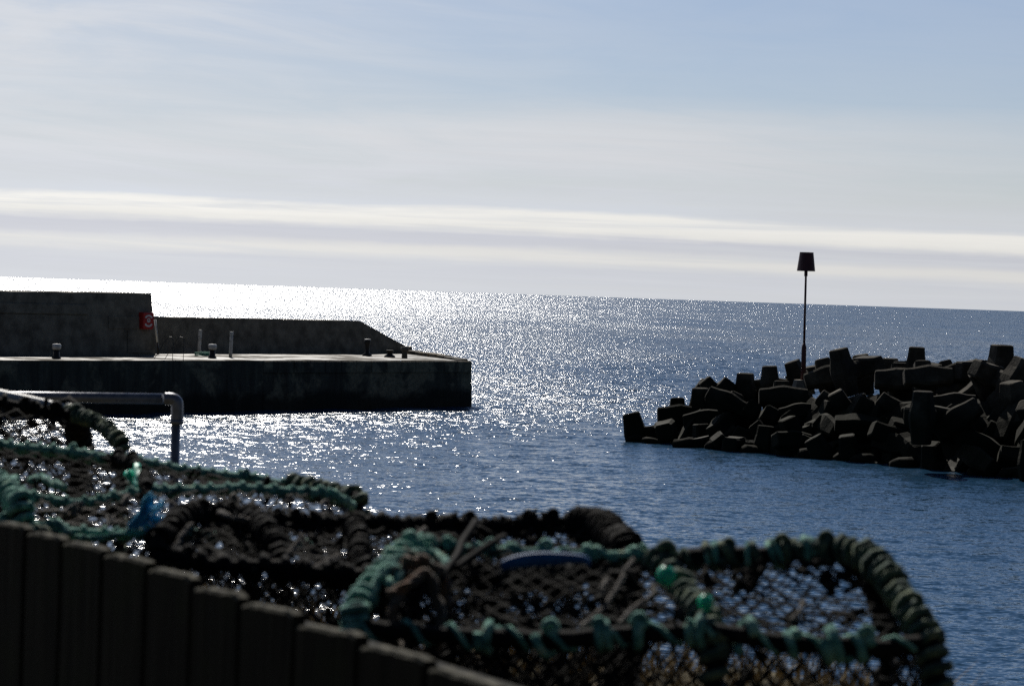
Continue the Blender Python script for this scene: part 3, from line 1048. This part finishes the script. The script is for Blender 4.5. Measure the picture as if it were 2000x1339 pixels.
b2 = rail0 + Vector((0.05, 0, -0.02))
MB().tube([Vector((b2.x, b2.y, 4.5)), b2], 0.0235, 12).build('post', M_galv, t, True)

# ------------------------------------------------------------------ fence
t = thing('board_fence', 'dark upright board fence stepping down across the lower left corner', 'fence', Vector(((FA.x + FB.x) / 2, (FA.y + FB.y) / 2, 4.5)))
BO = [(-170, -95, 982, 992), (-88, -22, 1000, 1010), (-15, 46, 1017, 1026), (53, 116, 1036, 1048), (123, 196, 1056, 1069), (203, 282, 1079, 1094), (289, 370, 1107, 1124),
      (377, 464, 1144, 1160), (471, 570, 1176, 1194), (578, 692, 1218, 1236), (701, 826, 1256, 1284), (835, 962, 1300, 1336), (971, 1110, 1350, 1384)]
def fence_pt(px, py):
    """meet the ray with the vertical plane of the fence"""
    d = ray(px, py)
    a = Vector((FA.x, FA.y, 0)) - Vector((CAM.x, CAM.y, 0))
    q = a.dot(fn) / Vector((d.x, d.y, 0)).dot(fn)
    return CAM + d * q
for (xa, xb, ya, yb) in BO:
    p0, p1 = fence_pt(xa, ya), fence_pt(xb, yb)
    o = fn * 0.018
    lo = 4.5
    n = 8
    tops = []
    for i in range(n + 1):
        q = i / n
        p = p0.lerp(p1, q)
        dz = 0.0022 * nz(p, 90) - 0.003 * (abs(2 * q - 1) ** 10)
        tops.append(p + Vector((0, 0, dz)))
    vs, fs = [], []
    for p in tops:
        vs += [Vector((p.x, p.y, lo)), p - Vector((0, 0, 0.004)), p + fn * 0.003, p + o - fn * 0.003, p + o - Vector((0, 0, 0.004)), Vector((p.x, p.y, lo)) + o]
    for i in range(n):
        b = i * 6
        for k_ in range(5):
            fs.append((b + k_, b + k_ + 6, b + k_ + 7, b + k_ + 1))
    fs += [(0, 1, 2, 3, 4, 5), tuple(n * 6 + k_ for k_ in (5, 4, 3, 2, 1, 0))]
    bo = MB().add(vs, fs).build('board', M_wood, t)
    bo.data.materials.append(M_lit_endgrain)
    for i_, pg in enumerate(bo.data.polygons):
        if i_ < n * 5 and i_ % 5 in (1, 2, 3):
            pg.material_index = 1  # top faces take the painted sunlit tone
for dz, h in ((0.014, 0.045), (0.62, 0.09)):
    a, b = fence_pt(-170, 985), fence_pt(1105, 1380)
    a, b = a + fn * 0.024 - Vector((0, 0, dz)), b + fn * 0.024 - Vector((0, 0, dz))
    o = fn * 0.04
    dn = Vector((0, 0, -h))
    MB().prism([a + dn, b + dn, b + o + dn, a + o + dn], [a, b, b + o, a + o]).build('rail', M_wood, t)
for px, py in ((-60, 1015), (880, 1345)):
    p = fence_pt(px, py) + fn * 0.066
    MB().prism([Vector((p.x + dx, p.y + dy, 4.5)) for dx, dy in ((-.035, 0), (.035, 0), (.035, .07), (-.035, .07))], [p + Vector((dx, dy, -0.05)) for dx, dy in ((-.035, 0), (.035, 0), (.035, .07), (-.035, .07))]).build('post', M_wood, t)

# ------------------------------------------------------------------ lobster creels
rk = random.Random(21)
def helix(mb, pts, rc, rr, pitch, sides=5, ph=0.0, jit=0.0):
    pts = [Vector(p) for p in pts]
    fr = frames(pts)
    out = []
    acc = ph
    per = 9
    for i in range(len(pts) - 1):
        a, b = pts[i], pts[i + 1]
        ln = (b - a).length
        n = max(1, int(ln / pitch * per))
        for k_ in range(n):
            q = k_ / n
            u, v = fr[i]
            ang = acc + 2 * math.pi * ln * q / pitch
            ang += 2.2 * nz((ang * 0.13, ph, rc * 77), 1.0)
            r = rc + rr * 0.6 + (jit + rr * 0.35) * nz((ang * 0.31, i * 0.3, rc * 100 + ph), 1.0)
            out.append(a.lerp(b, q) + u * (r * math.cos(ang)) + v * (r * math.sin(ang)))
        acc += 2 * math.pi * ln / pitch
    if len(out) > 2:
        mb.tube(out, [rr * (1 + 0.18 * nz((i * 0.37, rr * 999, 0), 1)) for i in range(len(out))], sides)
    return mb

def knots(mb, pts, rc, rr, every, turns=2):
    """hitches where the netting is tied to the bar: a turn or two of rope, a lump and often a loose end"""
    d = rk.uniform(0, every)
    acc = 0
    for i in range(len(pts) - 1):
        acc += (pts[i + 1] - pts[i]).length
        if acc > d:
            d = acc + every * rk.uniform(0.5, 1.6) if every else 1e9
            tg = (pts[i + 1] - pts[i]).normalized()
            c_ = pts[i]
            tt = rk.uniform(0.9, turns)
            tilt = Vector((rk.uniform(-1, 1), rk.uniform(-1, 1), rk.uniform(-1, 1))) * 0.35
            ax = (tg + tilt).normalized()
            r1 = rr * rk.uniform(0.8, 1.3)
            seg = [c_ + ax * (r1 * 2.2 * (k_ / 4 - 0.5) * tt) for k_ in range(5)]
            helix(mb, seg, rc * rk.uniform(0.8, 1.2), r1, r1 * 2.2, 6, rk.uniform(0, 6))
            if rk.random() < 0.5:      # knot on top
                k0 = c_ + Vector((rk.uniform(-.4, .4), -0.3, 0.9)) * (rc + r1)
                mb.tube(spline([k0 + Vector((math.cos(a_), 0.5 * math.sin(a_ * 2), math.sin(a_))) * r1 * 1.1 for a_ in (0, 1.3, 2.6, 3.9, 5.2, 6.5)], r1 * 0.7), r1 * 0.8, 5)
            if rk.random() < 0.5:      # loose end
                e = c_ + Vector((rk.uniform(-1, 1), rk.uniform(-1, .3), rk.uniform(-1.2, .9))) * rr * 4.0
                mb.tube(spline([c_, c_.lerp(e, 0.5) + Vector((0, 0, rr)), e], rr), rr * 0.6, 5)

def wander(pts, amp, seed):
    return [p + Vector((nz(p + Vector((seed, 0, 0)), 14), nz(p + Vector((0, seed, 0)), 14), nz(p + Vector((0, 0, seed)), 14))) * amp for p in pts]

def bound_bar(parent, name, pts, rc, rr, pitch, mat, core=M_black, knot=0.0, amp=0.004, jit=0.001, knot_mat=None, step=0.012):
    """a frame bar with the rope that is wound round it as its sub-part"""
    P = wander(spline(pts, step), amp, rk.uniform(0, 40))
    bar = MB().tube(P, [rc * (1 + 0.2 * nz(p, 60)) for p in P], 7).build(name, core, parent, True)
    mb = MB()
    helix(mb, P, rc, rr, pitch, 5, rk.uniform(0, 6), jit)
    if knot:
        knots(mb, P, rc, rr, knot)
    mb.build('rope_winding', mat, bar, True)
    return bar, P

def resample(pts, n):
    pts = [Vector(p) for p in pts]
    ds = [0]
    for a, b in zip(pts, pts[1:]):
        ds.append(ds[-1] + (b - a).length)
    out = []
    for i in range(n):
        d = ds[-1] * i / (n - 1)
        j = 0
        while j < len(ds) - 2 and ds[j + 1] < d:
            j += 1
        out.append(pts[j].lerp(pts[j + 1], (d - ds[j]) / max(1e-6, ds[j + 1] - ds[j])))
    return out

def net(parent, A_, B_, cell=0.03, r=0.0019, sag=0.01, jit=0.005, mat=M_net, extra=0):
    """diamond netting laced between two bars"""
    NU = 40
    A_, B_ = resample(A_, NU), resample(B_, NU)
    La = sum((A_[i + 1] - A_[i]).length for i in range(NU - 1))
    H = sum((A_[i] - B_[i]).length for i in range(NU)) / NU
    nor = (A_[-1] - A_[0]).cross(B_[NU // 2] - A_[NU // 2]).normalized()
    sd = Vector((rk.uniform(0, 90), rk.uniform(0, 90), rk.uniform(0, 90)))
    def P(u, v):
        x = min(max(u, 0), 1) * (NU - 1)
        i = min(int(x), NU - 2)
        a = A_[i].lerp(A_[i + 1], x - i)
        b = B_[i].lerp(B_[i + 1], x - i)
        p = a.lerp(b, v)
        g = 4 * v * (1 - v)
        p = p + nor * (sag * g + jit * nz(p + sd, 35)) + Vector((nz(p + sd, 28), 0, nz(p + sd * 2, 28))) * jit * 1.3
        return p
    mb = MB()
    nv = max(2, int(H / (cell * 0.75)))
    slope = H / La * 0.75
    n = int(La / cell)
    for sg in (1, -1):
        for i in range(-nv, n + nv + 1):
            u0_ = i * cell / La
            pts = []
            m = max(4, nv * 2)
            for k_ in range(m + 1):
                v = k_ / m
                u = u0_ + sg * v * slope
                if 0 <= u <= 1:
                    pts.append(P(u, v))
            if len(pts) >= 2:
                mb.tube(pts, r * rk.uniform(0.75, 1.3), 4)
    for i in range(extra):      # lumps of weed and lacing caught in the mesh
        u, v = rk.random(), rk.random()
        c_ = P(u, v)
        pts = [c_ + Vector((rk.gauss(0, 1), rk.gauss(0, 1), rk.gauss(0, 1))) * 0.010 for _ in range(5)]
        mb.tube(spline(pts, 0.006), r * rk.uniform(1.2, 2.6), 4)
    return mb.build('netting', mat, parent, True)

def cord(parent, pts, r, mat, name='lacing_cord', twist=True):
    P = wander(spline(pts, 0.012), 0.003, rk.uniform(0, 40))
    mb = MB()
    if twist:
        for k_ in range(3):
            helix(mb, P, r * 0.15, r * 0.55, r * 7, 5, k_ * 2.09)
    else:
        mb.tube(P, r, 6)
    return mb.build(name, mat, parent, True)

def T(l):
    return [at(*q) for q in l]
def floor_of(pts, z=None):
    return [Vector((p.x, p.y, BZ + 0.02 if z is None else z)) for p in pts]

# --- nearest creel, right of the fence
t = thing('lobster_creel', 'nearest creel, green rope frame with two green floats, right of the fence end', 'lobster creel', Vector((at(1250, 1339, 3.05).x, 3.05, BZ)), 'lobster creels stacked behind the fence')
top4 = T([(835, 1066, 3.12), (930, 1070, 3.13), (1080, 1079, 3.14), (1232, 1086, 3.14), (1330, 1084, 3.14), (1450, 1086, 3.13), (1560, 1076, 3.12), (1645, 1072, 3.11)])
front4 = T([(700, 1225, 2.86), (790, 1236, 2.86), (900, 1240, 2.86), (1050, 1250, 2.86), (1200, 1240, 2.86), (1400, 1236, 2.86), (1550, 1258, 2.86), (1700, 1262, 2.86), (1800, 1258, 2.87)])
rh = T([(1640, 1072, 3.11), (1700, 1090, 3.06), (1750, 1150, 2.98), (1800, 1235, 2.90), (1830, 1320, 2.86)])
rh += [Vector((rh[-1].x + 0.012, rh[-1].y - 0.02, 5.42)), Vector((rh[-1].x + 0.015, rh[-1].y - 0.02, BZ + 0.02))]
rhb = T([(1640, 1072, 3.11), (1690, 1110, 3.22), (1720, 1190, 3.30), (1735, 1290, 3.33)])
rhb += [Vector((rhb[-1].x, rhb[-1].y, BZ + 0.02))]
lh = T([(838, 1066, 3.12), (790, 1078, 3.05), (745, 1115, 2.98), (710, 1170, 2.92), (686, 1232, 2.86)])
lh += [Vector((lh[-1].x, lh[-1].y, 5.46)), Vector((lh[-1].x, lh[-1].y, BZ + 0.02))]
lhb = T([(838, 1066, 3.12), (815, 1090, 3.22), (800, 1160, 3.30), (795, 1280, 3.33)])
lhb += [Vector((lhb[-1].x, lhb[-1].y, BZ + 0.02))]
mh = T([(1280, 1086, 3.14), (1312, 1128, 3.08), (1345, 1165, 3.0), (1378, 1195, 2.94), (1392, 1245, 2.88), (1396, 1320, 2.86)])
mh += [Vector((mh[-1].x, mh[-1].y, BZ + 0.02))]
hoop, rhP = bound_bar(t, 'hoop', rh, 0.0125, 0.0066, 0.0185, M_olive, jit=0.003, step=0.008)
hoop, rhbP = bound_bar(t, 'hoop', rhb, 0.010, 0.006, 0.022, M_black)
hoop, lhP = bound_bar(t, 'hoop', lh, 0.009, 0.0060, 0.026, M_teal, knot=0.07, jit=0.003)
hoop, lhbP = bound_bar(t, 'hoop', lhb, 0.010, 0.006, 0.022, M_black)
hoop, mhP = bound_bar(t, 'hoop', mh, 0.011, 0.0065, 0.022, M_olive, knot=0.08, jit=0.003)
bar, topP = bound_bar(t, 'frame_bar', top4[:5], 0.0055, 0.0045, 0.040, M_teal, core=M_teal, knot=0.050, amp=0.004)
bar, topP2 = bound_bar(t, 'frame_bar', top4[4:], 0.012, 0.006, 0.030, M_olive, knot=0.06, amp=0.006, jit=0.003)
bar, frP = bound_bar(t, 'frame_bar', front4, 0.0115, 0.0036, 0.060, M_teal, amp=0.006, jit=0.003)
# ropes laid along the top of the right half and green hitches on the front bar
d_ = 14
while d_ < len(frP) - 6:
    mb = MB()
    knots(mb, frP[d_:d_ + 3], 0.012, 0.0056, 0.0, 1.8)
    mb.build('rope_hitch', M_teal, t, True)
    d_ += rk.choice((3, 4, 5, 6))
d_ = 4
while d_ < len(topP2) - 4:
    mb = MB()
    knots(mb, topP2[d_:d_ + 3], 0.013, 0.0052, 0.0, 1.8)
    mb.build('rope_hitch', M_teal, t, True)
    d_ += rk.choice((3, 4, 6))
back4 = [Vector((p.x, p.y + 0.22, BZ + 0.03)) for p in spline(top4, 0.05)]
base4f = [Vector((p.x, p.y, BZ + 0.03)) for p in spline(front4, 0.05)]
bound_bar(t, 'base_bar', [base4f[0], base4f[len(base4f) // 2], base4f[-1]], 0.012, 0.005, 0.06, M_black)
bound_bar(t, 'base_bar', [back4[0], back4[len(back4) // 2], back4[-1]], 0.012, 0.005, 0.06, M_black)
for i in range(9):
    q = i / 8
    a = base4f[int(q * (len(base4f) - 1))]
    b = back4[int(q * (len(back4) - 1))]
    MB().tube([a, b], 0.010, 6).build('floor_slat', M_wood, t)
topS = spline(top4, 0.03)
frS = spline(front4, 0.03)
net(t, topS, frS, 0.026, 0.0021, 0.010, extra=22)
net(t, frS, base4f, 0.026, 0.0021, -0.012, extra=40)
net(t, topS, back4, 0.030, 0.0020, 0.02, extra=30)
net(t, rhP, rhbP[::1], 0.028, 0.002, 0.01, extra=20)
net(t, lhP, lhbP, 0.028, 0.002, 0.01, extra=10)
inner_a = [p + Vector((0, 0.02, -0.03)) for p in resample(topS, 20)]
inner_b = [p + Vector((0, 0.12, 0.02)) for p in resample(base4f, 20)]
net(t, inner_a[:11], inner_b[:11], 0.024, 0.0022, 0.05, extra=30)
# brown bound entrance ring on the left
ring = []
cc = at(812, 1210, 2.96)
for i in range(25):
    a = 2 * math.pi * i / 24
    ring.append(cc + Vector((0.030 * math.cos(a) + 0.006 * math.sin(2 * a), 0.02 * math.cos(a), 0.072 * math.sin(a))))
bound_bar(t, 'entrance_ring', ring, 0.006, 0.005, 0.02, M_brown, core=M_brown, amp=0.003)
# old brown and green rope heaped over the left shoulder
for pts, m in (([(760, 1160, 2.90), (800, 1140, 2.90), (830, 1115, 2.93), (850, 1150, 2.92), (862, 1210, 2.90), (850, 1300, 2.86)], M_brown),
               ([(750, 1260, 2.86), (765, 1200, 2.88), (785, 1155, 2.90), (820, 1130, 2.92)], M_brown),
               ([(745, 1130, 2.93), (765, 1108, 2.95), (785, 1125, 2.94), (770, 1150, 2.92), (750, 1120, 2.93)], M_teal),
               ([(720, 1180, 2.90), (750, 1110, 2.96), (800, 1085, 3.02), (850, 1085, 3.06), (880, 1110, 3.0)], M_teal),
               ([(790, 1075, 3.02), (830, 1095, 3.0), (850, 1120, 2.97), (845, 1160, 2.94)], M_olive)):
    cord(t, T(pts), 0.0075, m, 'rope')
for pts in ([(1236, 1092, 3.10), (1215, 1130, 3.04), (1180, 1185, 2.96), (1135, 1232, 2.88)], [(1272, 1142, 3.05), (1278, 1160, 3.02), (1240, 1185, 2.96), (1205, 1222, 2.89)],
            [(1572, 1172, 2.98), (1565, 1195, 2.95), (1540, 1215, 2.92)], [(1185, 1130, 3.04), (1175, 1150, 3.0), (1185, 1165, 3.0)]):
    cord(t, T(pts), 0.0042, M_cord)
for pts in ([(860, 1138, 2.95), (885, 1095, 3.02), (905, 1060, 3.10), (930, 1015, 3.18)], [(890, 1108, 3.0), (930, 1080, 3.06), (985, 1045, 3.14)]):
    cord(t, T(pts), 0.0045, M_rubber, 'strap', twist=False)
# blue plastic strip under the top bar
P = spline(T([(978, 1105, 3.04), (1000, 1098, 3.04), (1040, 1092, 3.05), (1100, 1090, 3.05), (1140, 1091, 3.05), (1153, 1100, 3.05)]), 0.006)
mb = MB()
rs = []
for i, p in enumerate(P):
    q = i / (len(P) - 1)
    hgt = 0.0085 * (0.55 + 0.45 * math.sin(math.pi * min(1, q * 1.0 + 0.12)))
    rs.append([p + Vector((0, dy, dz)) for dy, dz in ((-.006, -hgt), (.006, -hgt), (.008, 0), (.006, hgt), (-.006, hgt), (-.008, 0))])
mb.rings(rs)
mb.build('plastic_strip', M_blue, t, True)
def ball(px, py, d, r):
    o_ = at(px, py, d)
    prof = [(r * math.sin(math.pi * i / 12) * (1 + 0.0), -r * 1.08 * math.cos(math.pi * i / 12)) for i in range(1, 12)]
    b = MB().lathe(prof, o_, 18).build('float', M_float, t, True)
    MB().lathe([(r * 0.3, r * 0.98), (r * 0.3, r * 1.12), (r * 0.1, r * 1.14)], o_, 10).build('eyelet', M_black, b, True)
ball(1301, 1124, 3.0, 0.0125)
ball(1378, 1176, 2.88, 0.0098)

# --- black creel just behind
t = thing('lobster_creel', 'black tarred creel with a bulky rope end, between the nearest creel and the fence', 'lobster creel', Vector((at(750, 1100, 3.5).x, 3.5, BZ)), 'lobster creels stacked behind the fence')
top3 = T([(372, 1000, 3.62), (440, 1008, 3.64), (560, 1020, 3.68), (700, 1024, 3.70), (850, 1026, 3.70), (1000, 1028, 3.70), (1100, 1026, 3.70), (1160, 1020, 3.68)])
lh3 = T([(385, 1000, 3.62), (350, 1012, 3.50), (325, 1045, 3.42), (300, 1095, 3.34)])
lh3 += [Vector((lh3[-1].x - 0.01, lh3[-1].y - 0.02, BZ + 0.02))]
lh3b = T([(385, 1000, 3.62), (420, 1010, 3.72), (470, 1050, 3.82), (490, 1100, 3.86)])
lh3b += [Vector((lh3b[-1].x, lh3b[-1].y, BZ + 0.02))]
rh3 = T([(1120, 1022, 3.70), (1170, 1025, 3.66), (1205, 1055, 3.58), (1225, 1110, 3.50)])
rh3 += [Vector((rh3[-1].x, rh3[-1].y, BZ + 0.02))]
rh3b = T([(1120, 1022, 3.70), (1165, 1030, 3.82), (1190, 1075, 3.92), (1200, 1140, 3.96)])
rh3b += [Vector((rh3b[-1].x, rh3b[-1].y, BZ + 0.02))]
mh3 = T([(690, 1022, 3.70), (700, 1050, 3.55), (705, 1100, 3.44), (705, 1160, 3.40)])
mh3 += [Vector((mh3[-1].x, mh3[-1].y, BZ + 0.02))]
mid3 = T([(480, 1005, 3.60), (520, 1035, 3.48), (545, 1080, 3.40), (550, 1140, 3.36)])
for nm, pp, a, b in (('hoop', lh3, 0.012, 0.0045), ('hoop', lh3b, 0.011, 0.005), ('hoop', mh3, 0.010, 0.005), ('hoop', rh3b, 0.014, 0.006)):
    bound_bar(t, nm, pp, a, b, 0.020, M_black, jit=0.004)
hb_, rh3P = bound_bar(t, 'hoop', rh3, 0.023, 0.004, 0.010, M_black, jit=0.006)
bound_bar(t, 'entrance_ring', mid3, 0.011, 0.006, 0.018, M_black, jit=0.004)
b_, top3P = bound_bar(t, 'frame_bar', top3, 0.013, 0.0045, 0.018, M_black, knot=0.035, amp=0.008, jit=0.004)
front3 = T([(300, 1095, 3.34), (420, 1100, 3.34), (560, 1112, 3.34), (700, 1122, 3.34), (900, 1130, 3.36), (1100, 1125, 3.40), (1225, 1110, 3.50)])
b_, fr3P = bound_bar(t, 'frame_bar', front3, 0.010, 0.006, 0.03, M_black, knot=0.05, amp=0.006)
base3 = floor_of(spline(front3, 0.05))
back3 = [Vector((p.x, p.y + 0.28, BZ + 0.02)) for p in spline(top3, 0.05)]
bound_bar(t, 'base_bar', base3[::4], 0.012, 0.005, 0.06, M_black)
bound_bar(t, 'base_bar', back3[::4], 0.012, 0.005, 0.06, M_black)
net(t, spline(top3, 0.03), spline(front3, 0.03), 0.026, 0.0021, 0.01, extra=40)
net(t, spline(front3, 0.03), base3, 0.026, 0.0021, -0.01, extra=34)
net(t, spline(top3, 0.03), back3, 0.025, 0.0022, 0.02, extra=50)
ia = [p + Vector((0, 0.05, -0.02)) for p in resample(spline(top3, 0.03), 20)]
ib = [p + Vector((0, 0.12, 0.01)) for p in resample(base3, 20)]
net(t, ia, ib, 0.030, 0.0022, 0.04, extra=24)
mb = MB()     # bristly tufts of weed along the top
for p in top3P + rh3P[:30] * 2:
    for _ in range(2):
        d = Vector((rk.gauss(0, .6), rk.gauss(0, .6), abs(rk.gauss(0, 1)))) * 0.009
        s0 = p + Vector((rk.gauss(0, .006), rk.gauss(0, .006), 0.008))
        mb.tube([s0, s0 + d * .6, s0 + d + Vector((rk.gauss(0, .004), 0, -0.002))], [0.0045, 0.0035, 0.0015], 4)
mb.build('weed_tuft', M_black, t, True)
for pts in ([(590, 1045, 3.42), (565, 1080, 3.38), (540, 1110, 3.36)], [(660, 1085, 3.4), (620, 1105, 3.36), (580, 1140, 3.33)], [(830, 1030, 3.55), (812, 1050, 3.5), (810, 1090, 3.45)],
            [(430, 1000, 3.55), (450, 1010, 3.5), (500, 1018, 3.52)], [(320, 1105, 3.33), (345, 1060, 3.37), (375, 1020, 3.42)]):
    cord(t, T(pts), 0.0045, M_cord)

# --- teal creel behind it on the left
t = thing('lobster_creel', 'teal roped creel with a frayed blue rope end, behind the fence on the left', 'lobster creel', Vector((at(300, 1000, 4.3).x, 4.3, BZ)), 'lobster creels stacked behind the fence')
topA = T([(-160, 852, 4.62), (0, 868, 4.62), (120, 884, 4.62), (240, 900, 4.62), (350, 915, 4.62), (450, 932, 4.61), (560, 946, 4.60)])
topB = T([(560, 946, 4.60), (630, 958, 4.52), (680, 975, 4.45), (700, 1005, 4.40)])
topB += [Vector((topB[-1].x + 0.01, topB[-1].y, BZ + 0.03))]
frA = T([(-150, 905, 4.14), (0, 944, 4.14), (50, 965, 4.14), (140, 983, 4.14), (215, 972, 4.15), (300, 957, 4.16), (420, 955, 4.18), (540, 956, 4.2), (640, 966, 4.24), (690, 988, 4.28)])
lowA = T([(-150, 1010, 3.92), (40, 1022, 3.92), (75, 1035, 3.92), (140, 1042, 3.92), (250, 1042, 3.92), (320, 1036, 3.93), (450, 1050, 3.95), (620, 1070, 3.98)])
b_, tA = bound_bar(t, 'frame_bar', topA, 0.0105, 0.0042, 0.028, M_teal, core=M_teal, knot=0.26, amp=0.005, jit=0.002)
b_, tB = bound_bar(t, 'hoop', topB, 0.012, 0.0085, 0.026, M_olive, jit=0.003)
b_, fA = bound_bar(t, 'frame_bar', frA, 0.0085, 0.0040, 0.028, M_teal, core=M_teal, knot=0.20, amp=0.004, jit=0.002)
b_, lA = bound_bar(t, 'frame_bar', lowA, 0.0085, 0.0040, 0.028, M_teal, core=M_teal, knot=0.15, amp=0.004, jit=0.002)
lh2 = T([(-90, 880, 4.4), (-40, 925, 4.2), (5, 950, 4.05), (30, 985, 3.97), (42, 1020, 3.92)])
lh2 += [Vector((lh2[-1].x, lh2[-1].y, BZ + 0.02))]
b_, l2 = bound_bar(t, 'hoop', lh2, 0.013, 0.0075, 0.020, M_teal, jit=0.003)
mh2 = T([(215, 895, 4.62), (262, 905, 4.45), (280, 930, 4.3), (285, 960, 4.16), (290, 1040, 3.93)])
bound_bar(t, 'hoop', mh2, 0.007, 0.005, 0.028, M_black, knot=0.08, jit=0.003)
base2 = floor_of(spline(lowA, 0.05))
back2 = [Vector((p.x, p.y + 0.06, BZ + 0.02)) for p in spline(topA, 0.05)]
bound_bar(t, 'base_bar', base2[::4], 0.012, 0.005, 0.06, M_black)
bound_bar(t, 'base_bar', back2[::4], 0.012, 0.005, 0.06, M_black)
net(t, spline(topA, 0.03), spline(frA, 0.03), 0.050, 0.0020, 0.01, extra=8)
net(t, spline(frA, 0.03), spline(lowA, 0.03), 0.050, 0.0018, 0.0, extra=12, mat=M_cord)
net(t, spline(frA, 0.03), spline(lowA, 0.03), 0.042, 0.0020, 0.03, extra=10)
net(t, spline(topA, 0.03), back2, 0.046, 0.0021, 0.01, extra=10)
net(t, spline(lowA, 0.03), base2, 0.026, 0.0024, 0.0, extra=30)
for pts, m in (([(60, 1040, 3.86), (85, 1025, 3.88), (110, 1020, 3.88), (130, 1035, 3.87), (140, 1055, 3.86)], M_teal), ([(50, 1042, 3.86), (75, 1030, 3.87), (95, 1040, 3.86), (125, 1048, 3.86)], M_olive),
               ([(20, 945, 4.10), (30, 935, 4.2), (45, 950, 4.2)], M_teal), ([(60, 940, 4.3), (80, 932, 4.35), (100, 940, 4.3), (130, 955, 4.25)], M_teal), ([(250, 920, 4.3), (262, 935, 4.3), (275, 950, 4.25), (268, 905, 4.35)], M_float)):
    cord(t, T(pts), 0.009, m, 'rope')
mb = MB()
kp = at(262, 1030, 3.86)
for i in range(26):
    a = rk.uniform(-0.6, 1.15)
    ln = rk.uniform(0.035, 0.062)
    e = kp + Vector((ln * math.cos(a), rk.uniform(-.02, .02), ln * math.sin(a) + 0.006))
    mb.tube(spline([kp + Vector((rk.uniform(-.012, .008), 0, rk.uniform(-.006, .006))), kp.lerp(e, .5) + Vector((0, 0, rk.uniform(0, .012))), e], 0.006), 0.0022, 5)
mb.build('frayed_rope_end', M_bluerope, t, True)
cord(t, T([(150, 1048, 3.89), (200, 1050, 3.89), (262, 1034, 3.9)]), 0.006, M_teal, 'rope')

# --- farthest creel with a bare pipe along the top
t = thing('lobster_creel', 'farthest creel with a bare pale pipe on top, beneath the handrail at the left edge', 'lobster creel', Vector((at(60, 860, 5.4).x, 5.4, BZ)), 'lobster creels stacked behind the fence')
pip = T([(-200, 735, 5.5), (0, 771, 5.5), (140, 802, 5.5)])
MB().tube(spline(pip, 0.05), 0.0125, 12).build('pipe', M_pvc, t, True)
MB().tube(T([(128, 799, 5.5), (146, 803.5, 5.5)]), 0.0165, 12).build('pipe_cap', M_pvc, t, True)
hr = T([(130, 803, 5.48), (165, 815, 5.42), (200, 832, 5.34), (225, 858, 5.26), (238, 890, 5.2)])
hr += [Vector((hr[-1].x, hr[-1].y, BZ + 0.02))]
hrb = T([(130, 803, 5.5), (150, 830, 5.6), (155, 880, 5.68)])
hrb += [Vector((hrb[-1].x, hrb[-1].y, BZ + 0.02))]
b_, hP = bound_bar(t, 'hoop', hr, 0.010, 0.0062, 0.020, M_olive, core=M_black, knot=0.12, jit=0.004)
b_, hbP = bound_bar(t, 'hoop', hrb, 0.022, 0.008, 0.030, M_black, jit=0.008)
tp = T([(-200, 757, 5.45), (0, 786, 5.45), (70, 800, 5.45), (140, 815, 5.45)])
b_, tpP = bound_bar(t, 'frame_bar', tp, 0.011, 0.007, 0.035, M_black, knot=0.09, amp=0.006, jit=0.004)
fr1 = T([(-200, 850, 5.1), (0, 880, 5.1), (120, 893, 5.1), (238, 905, 5.18)])
bound_bar(t, 'frame_bar', fr1, 0.012, 0.007, 0.03, M_black)
bk1 = [Vector((p.x, p.y + 0.2, BZ)) for p in spline(tp, 0.05)]
net(t, spline(tp, 0.03), spline(fr1[:3], 0.03), 0.050, 0.0026, 0.01, extra=14)
net(t, spline(tp, 0.03), bk1, 0.055, 0.0026, 0.02, extra=14)
net(t, spline(fr1, 0.03), floor_of(spline(fr1, 0.03)), 0.032, 0.0026, 0.0, extra=20)
bound_bar(t, 'base_bar', floor_of(fr1), 0.012, 0.005, 0.06, M_black)
bound_bar(t, 'base_bar', [bk1[0], bk1[len(bk1) // 2], bk1[-1]], 0.012, 0.005, 0.06, M_black)
